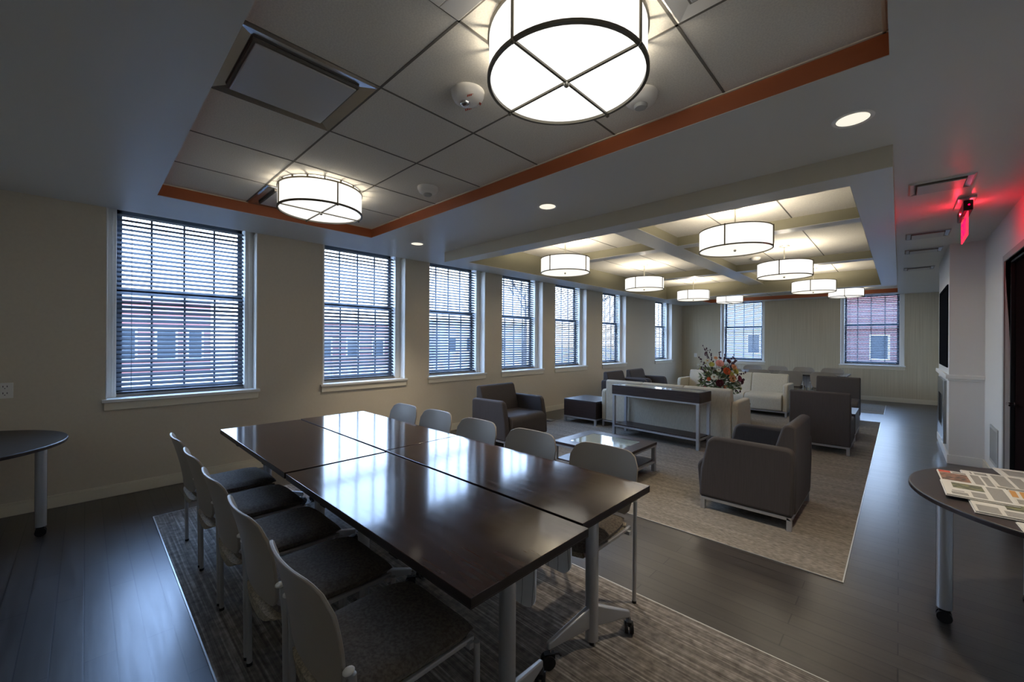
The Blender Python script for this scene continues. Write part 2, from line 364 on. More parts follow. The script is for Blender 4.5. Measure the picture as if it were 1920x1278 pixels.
# dropped coffer frame
b = MB()
for (x0, x1, y0, y1) in ((FO[0], FO[1], FO[2], FI[2]), (FO[0], FO[1], FI[3], FO[3]), (FO[0], FI[0], FI[2], FI[3]), (FI[1], FO[1], FI[2], FI[3])):
    b.box(x0, x1, y0, y1, HB, HB + 0.004, 'soffit'); b.box(x0, x1, y0, y1, HB + 0.004, H + 0.05, 'beam')
struct(b.obj('trim_1'), 'dropped beige frame around the coffers')
b = MB()
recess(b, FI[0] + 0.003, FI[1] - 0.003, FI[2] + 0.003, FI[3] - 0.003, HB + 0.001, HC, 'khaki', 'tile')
BX = (-2.49, -2.19); BY = [(5.55, 5.74), (8.30, 8.50)]; BZ = 2.80
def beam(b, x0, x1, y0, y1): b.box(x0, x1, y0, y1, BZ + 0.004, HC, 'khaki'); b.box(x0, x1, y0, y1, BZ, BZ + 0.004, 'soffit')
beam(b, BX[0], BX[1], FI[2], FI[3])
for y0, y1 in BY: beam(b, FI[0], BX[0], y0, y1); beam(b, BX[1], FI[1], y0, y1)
for x in (-3.76, -3.10, -1.565, -0.895): seamx(b, x, FI[2], FI[3], HC)
struct(b.obj('trim_2'), 'khaki coffers with grey cross beams')

# baseboards
def base(name, x0, x1, y0, y1):
    b = MB(); b.box(x0, x1, y0, y1, 0, 0.095, 'trim')
    b.box(x0 + 0.004 * (x1 - x0 > 0.5) * 0, x1 - 0.005 * (x1 - x0 < 0.5) * (x0 < -5), y0 + (0.005 if (y0 > 14) else 0), y1, 0.095, 0.112, 'trim')
    return struct(b.obj(name, bevel=0.003))
base('baseboard_left', XW, XW + 0.016, YF, YB); base('baseboard_back', XW, XR, YB - 0.016, YB)
struct(MB().box(XR - 0.016, XR, YF, 5.05, 0, 0.11, 'trim').box(XR - 0.016, XR, 6.25, 7.47, 0, 0.11, 'trim').box(XR - 0.016, XR, 9.3, YB, 0, 0.11, 'trim').obj('baseboard_right', bevel=0.003))
struct(MB().box(XW, XR, YF, YF + 0.016, 0, 0.11, 'trim').obj('baseboard_front', bevel=0.003))

# carpets
def carpet(name, x0, x1, y0, y1, m, lab):
    b = MB(); b.box(x0, x1, y0, y1, 0.0, 0.006, m)
    s = 0.007
    t = MB(); t.box(x0 - s, x1 + s, y0 - s, y0, 0, 0.006, 'strip').box(x0 - s, x1 + s, y1, y1 + s, 0, 0.006, 'strip').box(x0 - s, x0, y0, y1, 0, 0.006, 'strip').box(x1, x1 + s, y0, y1, 0, 0.006, 'strip')
    o = thing('carpet', lab, 'carpet', (0, 0, 0)); b.obj('carpet_field', o); t.obj('edge_strip', o); return o
carpet('c', -4.54, 0.02, 0.403, 2.262, 'rug1', 'brown streaked carpet inset under the near conference table')
carpet('c', -4.68, -0.254, 3.276, 10.35, 'rug2', 'greige woven carpet under the lounge seating')
carpet('c', -4.68, -0.235, 11.55, 13.27, 'rug2', 'greige carpet under the far conference table')

# ------------------------------------------------------------------ windows
def window(n, side, a0, a1):
    e = bpy.data.objects.new('window_%d' % n, None); C.objects.link(e); struct(e, 'double-hung window with white casing')
    if side == 'L': mp = lambda s0, s1, t0, t1: (XW - t1, XW - t0, a0 + s0, a0 + s1)
    else: mp = lambda s0, s1, t0, t1: (a0 + s0, a0 + s1, YB + t0, YB + t1)
    W = a1 - a0
    def bx(b, s0, s1, t0, t1, z0, z1, m): b.box(*mp(s0, s1, t0, t1), z0, z1, m)
    b = MB()  # casing / jamb lining
    for s0, s1 in ((0, 0.012), (W - 0.012, W)): bx(b, s0, s1, 0.0, 0.14, ZS, H, 'white')
    for s0, s1, k in ((0.0, 0.078, 1), (W - 0.095, W, -1)):
        bx(b, s0, s1, 0.135, 0.32, ZS, H + 0.05, 'white')
        c = (s0 + s1) / 2; bx(b, c - 0.008 + 0.012 * k, c + 0.008 + 0.012 * k, 0.127, 0.135, ZS, H, 'white')
    bx(b, 0.07, W - 0.08, 0.20, 0.32, ZS, ZS + 0.04, 'white')
    b.obj('window_frame', e, bevel=0.003)
    b = MB()  # stool and apron
    bx(b, -0.0, W, -0.001, 0.32, ZS - 0.03, ZS, 'white'); bx(b, -0.025, W + 0.025, -0.035, 0.0, ZS - 0.03, ZS, 'white')
    bx(b, -0.01, W + 0.01, -0.018, 0.0, ZS - 0.105, ZS - 0.03, 'trim')
    b.obj('window_sill', e, bevel=0.004)
    # sash
    s0, s1 = 0.078, W - 0.095; b = MB(); zt = 2.80; zm = 1.985
    for (za, zb, t0) in ((ZS + 0.02, zm + 0.02, 0.245), (zm - 0.02, zt, 0.28)):
        bx(b, s0, s0 + 0.045, t0, t0 + 0.03, za, zb, 'sash'); bx(b, s1 - 0.045, s1, t0, t0 + 0.03, za, zb, 'sash')
        bx(b, s0, s1, t0, t0 + 0.03, za, za + 0.045, 'sash'); bx(b, s0, s1, t0, t0 + 0.03, zb - 0.045, zb, 'sash')
        for k in (1, 2, 3):
            c = s0 + (s1 - s0) * k / 4; bx(b, c - 0.009, c + 0.009, t0 + 0.005, t0 + 0.025, za, zb, 'sash')
    o = b.obj('window_sash', e)
    b = MB(); c = (s0 + s1) / 2; bx(b, c - 0.03, c + 0.03, 0.225, 0.245, zm, zm + 0.025, 'sash'); b.obj('sash_lock', o)
    b = MB(); bx(b, s0 + 0.01, s1 - 0.01, 0.262, 0.266, ZS + 0.03, zm, 'glass'); bx(b, s0 + 0.01, s1 - 0.01, 0.295, 0.299, zm, zt, 'glass'); b.obj('window_glass', e)
    zc = (ZS + H) / 2
    if side == 'L': portal(XW - 0.315, (a0 + a1) / 2, zc, W - 0.17, H - ZS, (0, -PI / 2, 0))
    else: portal((a0 + a1) / 2, YB + 0.315, zc, W - 0.17, H - ZS, (-PI / 2, 0, 0))
    # blind
    return mp, s0 + 0.004, s1 - 0.004
def blind(mp, s0, s1, side, label):
    r = thing('window_blind', label, 'window blind', (0, 0, 0), group=None)
    b = MB(); pitch = 0.0455; tl = math.radians(38); hw = 0.024; z = ZS + 0.075
    while z < H - 0.01:
        t0, t1 = 0.186 - hw * math.cos(tl), 0.186 + hw * math.cos(tl); za, zb = z - hw * math.sin(tl), z + hw * math.sin(tl)
        x0, x1, y0, y1 = mp(s0, s1, t0, t1); th = 0.0028
        if side == 'L': vs = [(x1, y0, za), (x1, y1, za), (x0, y1, zb), (x0, y0, zb)]
        else: vs = [(x0, y0, za), (x1, y0, za), (x1, y1, zb), (x0, y1, zb)]
        vs += [(v[0], v[1], v[2] + th) for v in vs]
        b.add(vs, [(0, 3, 2, 1), (4, 5, 6, 7), (0, 1, 5, 4), (1, 2, 6, 5), (2, 3, 7, 6), (3, 0, 4, 7)], 'slat'); z += pitch
    b.obj('slats', r)
    b = MB(); b.box(*mp(s0, s1, 0.165, 0.207), ZS + 0.026, ZS + 0.048, 'slat'); b.obj('bottom_rail', r, bevel=0.003)
    for f in (0.1, 0.9):
        c = s0 + (s1 - s0) * f; b = MB()
        for t in (0.161, 0.211): b.box(*mp(c - 0.0012, c + 0.0012, t - 0.0008, t + 0.0008), ZS + 0.04, H, 'sash')
        b.obj('ladder_cord', r)
    return r
BL = ['dark slatted blind in the leftmost and largest-looking window', 'dark slatted blind in the second window from the left',
      'dark slatted blind in the third window from the left', 'dark slatted blind in the fourth window, left of two closely set windows',
      'dark slatted blind in the fifth window with bare branches outside', 'dark slatted blind in the sixth window along the left wall',
      'dark slatted blind in the narrow-looking window nearest the far corner', 'dark slatted blind in the far wall window behind the flowers',
      'dark slatted blind in the right far wall window']
for i, (a0, a1) in enumerate(LW): mp, s0, s1 = window(i + 1, 'L', a0, a1); blind(mp, s0, s1, 'L', BL[i])
for i, (a0, a1) in enumerate(BWN): mp, s0, s1 = window(i + 8, 'B', a0, a1); blind(mp, s0, s1, 'B', BL[i + 7])

# ------------------------------------------------------------------ fireplace wall, door
b = MB(); b.box(0.45, XR, 7.47, 9.3, 0, H, 'grey_wall')
struct(b.obj('wall_fireplace'), 'projecting chimney breast')
b = MB(); b.box(0.418, XR, 7.438, 9.332, 1.058, 1.108, 'white'); b.box(0.436, XR, 7.455, 9.315, 1.035, 1.058, 'white')
struct(b.obj('trim_3', bevel=0.006), 'white ledge around the chimney breast')
b = MB(); b.box(0.434, XR, 7.454, 9.316, 0, 0.11, 'white'); struct(b.obj('baseboard_fireplace', bevel=0.003))
t = thing('wall_screen', 'black framed flat screen set in the chimney breast above the ledge', 'screen', (0.45, 8.3, 1.19))
b = MB(); b.box(-0.012, 0, -0.69, 0.69, 0, 0.045, 'screen').box(-0.012, 0, -0.69, 0.69, 1.02, 1.065, 'screen').box(-0.012, 0, -0.69, -0.645, 0.045, 1.02, 'screen').box(-0.012, 0, 0.645, 0.69, 0.045, 1.02, 'screen'); b.obj('bezel', t, bevel=0.002)
MB().box(-0.006, 0, -0.645, 0.645, 0.045, 1.02, 'screen').obj('display', t)
t = thing('fireplace', 'brushed metal fireplace surround with dark opening below the ledge', 'fireplace', (0.45, 8.365, 0.18))
b = MB(); b.box(-0.03, 0, -0.565, -0.33, 0, 0.83, 'steel').box(-0.03, 0, 0.33, 0.565, 0, 0.83, 'steel').box(-0.03, 0, -0.33, 0.33, 0.62, 0.83, 'steel').box(-0.03, 0, -0.33, 0.33, 0, 0.18, 'steel'); b.obj('surround', t, bevel=0.002)
MB().box(-0.008, 0, -0.33, 0.33, 0.18, 0.62, 'dark').obj('firebox_glass', t)
# register
t = thing('wall_register', 'pale louvred air register low on the wall beside the door', 'air vent', (XR, 6.76, 0.2))
b = MB(); b.box(-0.01, 0, -0.24, 0.24, 0, 0.03, 'grille').box(-0.01, 0, -0.24, 0.24, 0.37, 0.4, 'grille').box(-0.01, 0, -0.24, -0.21, 0.03, 0.37, 'grille').box(-0.01, 0, 0.21, 0.24, 0.03, 0.37, 'grille'); b.obj('register_frame', t)
b = MB(); b.box(-0.002, 0, -0.21, 0.21, 0.03, 0.37, 'seam')
for k in range(14): b.box(-0.009, -0.002, -0.205 + k * 0.03, -0.188 + k * 0.03, 0.03, 0.37, 'grille')
b.obj('louvres', t)
# door
e = bpy.data.objects.new('door_1', None); C.objects.link(e); struct(e, 'dark wooden door in a grey metal frame')
b = MB(); y0, y1, zt = 5.12, 6.18, 2.30
b.box(XR - 0.012, XR + 0.10, y1, y1 + 0.06, 0, zt + 0.06, 'doorframe').box(XR - 0.012, XR + 0.10, y0 - 0.06, y0, 0, zt + 0.06, 'doorframe').box(XR - 0.012, XR + 0.10, y0, y1, zt, zt + 0.06, 'doorframe')
b.box(XR + 0.03, XR + 0.06, y1 - 0.02, y1, 0, zt, 'dark').box(XR + 0.03, XR + 0.06, y0, y0 + 0.02, 0, zt, 'dark').box(XR + 0.03, XR + 0.06, y0, y1, zt - 0.02, zt, 'dark')
b.obj('door_frame', e, bevel=0.003)
lf = MB().box(XR + 0.061, XR + 0.105, y0 + 0.004, y1 - 0.004, 0.01, zt - 0.004, 'door').obj('door_leaf', e)
b = MB(); b.cyl((XR + 0.061, 6.08, 0.93), (XR + 0.045, 6.08, 0.93), 0.028, 'chrome').cyl((XR + 0.045, 6.08, 0.93), (XR + 0.0, 6.08, 0.93), 0.011, 'chrome')
b.tube([(XR + 0.003, 6.08, 0.93), (XR - 0.003, 6.03, 0.93), (XR - 0.003, 5.90, 0.93)], 0.011, 'chrome'); b.obj('door_handle', lf, smooth=True)

# ------------------------------------------------------------------ ceiling lamps
def point(loc, energy, col, r=0.05):
    l = bpy.data.lights.new('lamp_bulb', 'POINT'); l.energy = energy; l.color = col; l.shadow_soft_size = r
    o = bpy.data.objects.new('lamp_bulb', l); C.objects.link(o); o.location = loc; return o
R = 0.34
def ring(b, r, z, t, m, seg=48): b.lathe([(r - t, z - t), (r + t, z - t), (r + t, z + t), (r - t, z + t)], m, seg=seg, closed=True)
def flush(x, y, label):
    t = thing('flush_ceiling_lamp', label, 'ceiling lamp', (x, y, HT), group='drum lamps flush in the tiled recesses')
    zb, zt = -0.21, -0.028
    b = MB(); b.lathe([(R - 0.004, zb), (R, zb), (R, zt), (R - 0.004, zt)], 'shade', seg=64, closed=True); b.obj('lamp_shade', t, smooth=True)
    b = MB(); b.lathe([(0, zb + 0.006), (R - 0.006, zb + 0.006), (R - 0.006, zb + 0.01), (0, zb + 0.01)], 'diffuserb', seg=64); b.obj('diffuser', t)
    b = MB(); ring(b, R + 0.001, zb, 0.007, 'bronze', 64); ring(b, R + 0.001, zt, 0.006, 'bronze', 64)
    for k in range(4):
        a = k * PI / 2; c, s = math.cos(a), math.sin(a); p = R + 0.006
        b.cyl((p * c, p * s, zb), (p * c, p * s, zt), 0.006, 'bronze', 8); b.sphere((p * c, p * s, zb - 0.008), 0.010, 'bronze', 8, 5)
    b.box(-R, R, -0.005, 0.005, zb - 0.006, zb + 0.003, 'bronze').box(-0.005, 0.005, -R, R, zb - 0.006, zb + 0.003, 'bronze')
    b.obj('lamp_cage', t)
    MB().sphere((0, 0, zb - 0.012), 0.013, 'nickel').obj('finial', t)
    b = MB(); b.lathe([(0, -0.004), (R * 0.97, -0.004), (R * 0.97, 0), (0, 0)], 'plaster', seg=48); b.obj('ceiling_pan', t)
    for k in range(16):
        b = MB(); a = k * PI / 8 + 0.1; b.box((R - 0.01) * math.cos(a) - 0.006, (R - 0.01) * math.cos(a) + 0.006, (R - 0.01) * math.sin(a) - 0.006, (R - 0.01) * math.sin(a) + 0.006, zt, -0.003, 'bronze'); b.obj('spacer', t)
    l = point((0, 0, -0.075), BULB_FLUSH, WARM, 0.06); l.parent = t
    return t
flush(-1.065, 1.455, 'large flush drum lamp with crossed bars nearest the camera overhead')
flush(-3.75, 1.45, 'flush drum lamp above the left windows in the near recess')
flush(-3.56, 12.85, 'far small-looking drum lamp flush above the left far wall window')
flush(-0.97, 13.0, 'far drum lamp flush above the right far wall window')
def pendant(x, y):
    t = thing('pendant_lamp', '', 'pendant lamp', (x, y, HC), group='drum pendant lamps hanging in the coffers')
    zb, zt = 2.465 - HC, 2.665 - HC
    b = MB(); b.lathe([(R - 0.004, zb), (R, zb), (R, zt), (R - 0.004, zt)], 'shade', seg=48, closed=True); b.obj('lamp_shade', t, smooth=True)
    b = MB(); b.lathe([(0, zb + 0.008), (R - 0.006, zb + 0.008), (R - 0.006, zb + 0.012), (0, zb + 0.012)], 'diffuser', seg=48); b.obj('diffuser', t)
    b = MB(); ring(b, R + 0.001, zb, 0.006, 'bronze'); ring(b, R + 0.001, zt, 0.005, 'bronze')
    for k in range(4):
        a = k * PI / 2; c, s = math.cos(a), math.sin(a); p = R + 0.006; b.cyl((p * c, p * s, zb - 0.008), (p * c, p * s, zt + 0.008), 0.007, 'bronze', 8)
        b.box(*sorted((0, R * c))[0:2], -0.003, 0.003, zt - 0.004, zt, 'bronze') if abs(c) > 0.5 else b.box(-0.003, 0.003, *sorted((0, R * s)), zt - 0.004, zt, 'bronze')
    b.obj('lamp_cage', t)
    MB().sphere((0, 0, zb - 0.002), 0.014, 'nickel').obj('finial', t)
    MB().cyl((0, 0, zt), (0, 0, -0.01), 0.008, 'nickel', 10).obj('stem', t)
    b = MB(); b.lathe([(0, -0.022), (0.05, -0.020), (0.07, -0.010), (0.072, 0.0), (0, 0)], 'nickel', seg=24); b.obj('canopy', t, smooth=True)
    return t
P0 = pendant(-1.255, 4.70)
PL = [(-1.255, 4.70, 'big drum pendant in the front right coffer, nearest of the pendants'), (-3.43, 4.68, 'drum pendant in the front left coffer'),
      (-1.235, 7.10, 'drum pendant in the middle right coffer'), (-3.43, 7.14, 'drum pendant in the middle left coffer'),
      (-1.20, 9.61, 'drum pendant in the rear right coffer'), (-3.43, 9.62, 'drum pendant in the rear left coffer')]
for i, (x, y, lb) in enumerate(PL):
    o = P0 if i == 0 else dup(P0, (x, y, HC), 0)
    o['label'] = lb; l = point((x, y, 2.60), BULB_UP, WARM, 0.07)
# downlights
def downlight():
    t = thing('recessed_downlight', '', 'downlight', (0, 0, H), group='round downlights in the white soffit')
    b = MB(); b.lathe([(0.072, -0.001), (0.088, -0.006), (0.094, 0.0)], 'white', seg=32); b.obj('trim_ring', t, smooth=True)
    MB().disc((0, 0, -0.002), 0.074, 'downglow', flip=True).obj('lens', t)
    return t
d0 = downlight()
for i, (x, lb) in enumerate([(-0.193, 'recessed downlight nearest the right side of the soffit'), (-2.355, 'middle recessed downlight in the soffit'), (-4.49, 'recessed downlight nearest the windows')]):
    o = d0 if i == 0 else dup(d0, (0, 0, 0), 0)
    o.location = (x, 2.935, H); o['label'] = lb
    l = bpy.data.lights.new('downlight_beam', 'SPOT'); l.energy = DOWN; l.color = WARM; l.spot_size = 1.5; l.spot_blend = 0.8; l.shadow_soft_size = 0.06
    q = bpy.data.objects.new('downlight_beam', l); C.objects.link(q); q.location = (x, 2.935, H - 0.02)
# plaque diffusers
def plaque(x0, x1, y0, y1, z, label, rim, inset, group=None, m='mirror'):
    cx, cy = (x0 + x1) / 2, (y0 + y1) / 2; a, c = (x1 - x0) / 2, (y1 - y0) / 2
    t = thing('air_diffuser', label, 'air diffuser', (cx, cy, z), group=group)
    b = MB()
    o = [(-a, -c), (a, -c), (a, c), (-a, c)]; i1 = [(-a + 0.012, -c + 0.012), (a - 0.012, -c + 0.012), (a - 0.012, c - 0.012), (-a + 0.012, c - 0.012)]; i2 = [(-a + rim, -c + rim), (a - rim, -c + rim), (a - rim, c - rim), (-a + rim, c - rim)]
    vs = [(p[0], p[1], -0.001) for p in o] + [(p[0], p[1], -0.012) for p in i1] + [(p[0], p[1], 0.0) for p in i2]
    fs = []
    for k in range(4):
        j = (k + 1) % 4; fs += [(k, j, 4 + j, 4 + k), (4 + k, 4 + j, 8 + j, 8 + k)]
    b.add(vs, fs, m); b.obj('diffuser_rim', t)
    q = MB(); e = inset; q.box(-a + e, a - e, -c + e, c - e, -0.022, -0.014, 'plate'); q.obj('plaque', t, bevel=0.012, seg=3)
    q = MB(); q.box(-a + rim, a - rim, -c + rim, c - rim, -0.0139, -0.001, 'seam'); q.obj('throat', t)
    return t
plaque(-2.672, -2.010, 0.43, 1.080, HT, 'large polished-rim air diffuser in the near recess', 0.08, 0.09)
plaque(-4.635, -3.99, 1.088, 1.728, HT, 'air diffuser partly hidden behind the left flush drum lamp', 0.08, 0.09)
for (y0, y1, lb) in ((4.44, 4.78, 'nearest square air diffuser in the corridor ceiling'), (6.44, 6.80, 'air diffuser just beyond the exit sign'), (7.56, 7.88, 'third air diffuser along the corridor ceiling'), (9.32, 9.68, 'furthest air diffuser along the corridor ceiling')):
    plaque(0.045, 0.405, y0, y1, H, lb, 0.045, 0.05, 'square air diffusers along the corridor ceiling', 'silver')
def grille(x0, x1, y0, y1, lab):
    cx, cy = (x0 + x1) / 2, (y0 + y1) / 2; a, c = (x1 - x0) / 2, (y1 - y0) / 2
    t = thing('return_grille', lab, 'air grille', (cx, cy, HT))
    b = MB(); b.box(-a, a, -c, -c + 0.10, -0.012, 0, 'plaster').box(-a, a, c - 0.10, c, -0.012, 0, 'plaster').box(-a, -a + 0.10, -c + 0.10, c - 0.10, -0.012, 0, 'plaster').box(a - 0.10, a, -c + 0.10, c - 0.10, -0.012, 0, 'plaster'); b.obj('grille_frame', t, bevel=0.003)
    b = MB(); b.box(-a + 0.10, a - 0.10, -c + 0.10, c - 0.10, -0.003, 0, 'void')
    k = -a + 0.12
    while k < a - 0.11: b.box(k, k + 0.014, -c + 0.10, c - 0.10, -0.012, -0.003, 'plaster'); k += 0.036
    b.obj('louvres', t)
grille(-1.343, -0.70, 0.43, 1.074, 'slotted return grille cut by the top edge, left of the near lamp')
plaque(-0.686, -0.045, 1.09, 1.728, HT, 'pale air diffuser at the top edge right of the near lamp', 0.08, 0.09, m='plaster')
# smoke detectors
def detector(x, y, label, strobe=False):
    t = thing('smoke_detector', label, 'smoke detector', (x, y, HT))
    b = MB(); b.lathe([(0, -0.058), (0.05, -0.056), (0.075, -0.045), (0.088, -0.02), (0.09, 0), (0, 0)], 'plaster', seg=32); b.obj('detector_body', t, smooth=True)
    if strobe:
        MB().sphere((-0.008, -0.012, -0.058), 0.030, 'chrome', sc=(1, 1, 0.75)).obj('strobe', t, smooth=True)
        for a in (2.4, -0.5, 1.0):
            q = MB(); c, s = math.cos(a), math.sin(a)
            for k in range(4): q.box(-0.018 + k * 0.010, -0.012 + k * 0.010, -0.006, 0.006, -0.001, 0.001, 'red')
            o = q.obj('red_marking', t); o.location = (0.067 * c, 0.067 * s, -0.0525); o.rotation_euler = (0.5 * s, -0.5 * c, a + PI / 2)
    else:
        b = MB(); b.lathe([(0.0, -0.075), (0.03, -0.074), (0.036, -0.066), (0.036, -0.055), (0, -0.055)], 'grille', seg=24); b.obj('sensor_cap', t, smooth=True)
detector(-1.705, 1.43, 'white ceiling alarm strobe with clear lens and red lettering', True)
detector(-1.03, 2.09, 'white round sensor half hidden behind the nearest drum lamp')
detector(-3.02, 2.08, 'white smoke detector right of the left flush lamp')
t = thing('ceiling_speaker', 'small pale detector on the coffer ceiling behind a pendant', 'smoke detector', (-1.75, 7.75, HC)); 
b = MB(); b.lathe([(0, -0.05), (0.05, -0.045), (0.07, -0.02), (0.07, 0), (0, 0)], 'plaster', seg=24); b.obj('detector_body', t, smooth=True); t.name = 'smoke_detector'
# exit sign
t = thing('exit_sign', 'red edge-lit exit sign hanging under the corridor ceiling', 'exit sign', (0.41, 5.33, H))
MB().box(-0.055, 0.055, -0.21, 0.21, -0.02, 0, 'plate').obj('canopy', t, bevel=0.004)
hb = MB().box(-0.028, 0.028, -0.26, 0.25, -0.13, -0.045, 'dark').obj('housing', t, bevel=0.006); MB().box(-0.02, 0.02, -0.05, 0.05, -0.05, -0.015, 'plate').obj('stem', t)
q = MB(); q.sphere((0.004, -0.262, -0.085), 0.006, 'led', 8, 5); q.obj('indicator', hb)
pn = MB().box(-0.004, 0.004, -0.235, 0.235, -0.33, -0.13, 'acrylic').obj('exit_panel', t)
MB().box(-0.014, 0.014, -0.03, 0.03, -0.155, -0.13, 'plate').obj('bracket', t)
def letters(par, sx):
    b = MB(); w_, h_, s_ = 0.075, 0.13, 0.018; z0 = -0.295
    def st(y0, y1, z0_, z1_): b.box(*sorted((sx * 0.0045, sx * 0.006)), *sorted((y0, y1)), z0_, z1_, 'led')
    def dg(y0, z0_, y1, z1_):
        n = 8
        for k in range(n):
            a = k / n; c = y0 + (y1 - y0) * (a + 0.5 / n); st(c - s_ / 2, c + s_ / 2, z0_ + (z1_ - z0_) * a, z0_ + (z1_ - z0_) * (a + 1 / n))
    d = sx  # left to right as read from that side
    y = -0.19 * d
    st(y, y + d * s_, z0, z0 + h_)
    for k in (0, 0.5, 1): st(y, y + d * w_ * 0.85, z0 + (h_ - s_) * k, z0 + (h_ - s_) * k + s_)
    y += d * 0.10; dg(y, z0, y + d * w_, z0 + h_); dg(y + d * w_, z0, y, z0 + h_)
    y += d * 0.12; st(y - s_ / 2, y + s_ / 2, z0, z0 + h_)
    y += d * 0.045; st(y, y + d * w_, z0 + h_ - s_, z0 + h_); st(y + d * (w_ / 2) - s_ / 2, y + d * (w_ / 2) + s_ / 2, z0, z0 + h_)
    return b.obj('exit_lettering', par)
letters(pn, 1); letters(pn, -1)
l = point((0.37, 5.38, H - 0.09), 0.13, (1, 0.02, 0.05), 0.0); l2 = point((0.45, 5.38, H - 0.09), 0.13, (1, 0.02, 0.05), 0.0)

# outlets
def outlet(loc, rz, label):
    t = thing('wall_outlet', label, 'outlet', loc, rz)
    MB().box(-0.045, 0.045, -0.006, 0, -0.065, 0.065, 'plaster').obj('cover_plate', t, bevel=0.002)
    b = MB()
    for z in (0.028, -0.028):
        for x in (-0.012, 0.010): b.box(x, x + 0.004, -0.0065, -0.005, z, z + 0.014, 'void')
        b.box(-0.003, 0.003, -0.0065, -0.005, z - 0.012, z - 0.006, 'void')
    b.obj('sockets', t)
outlet((XW, -0.465, 1.06), PI / 2, 'white outlet at the left edge of the window wall')
outlet((-4.98, YB, 1.06), 0, 'small pale outlet on the far wall left of the window')
MB().box(-0.11, 0.11, -0.06, 0.06, 0, 0.02, 'steel').obj('floor_outlet_box', bevel=0.004, loc=(-4.80, 6.05, 0))
tag(bpy.data.objects['floor_outlet_box'], 'small metal outlet box on the floor left of the wooden side table', 'outlet')

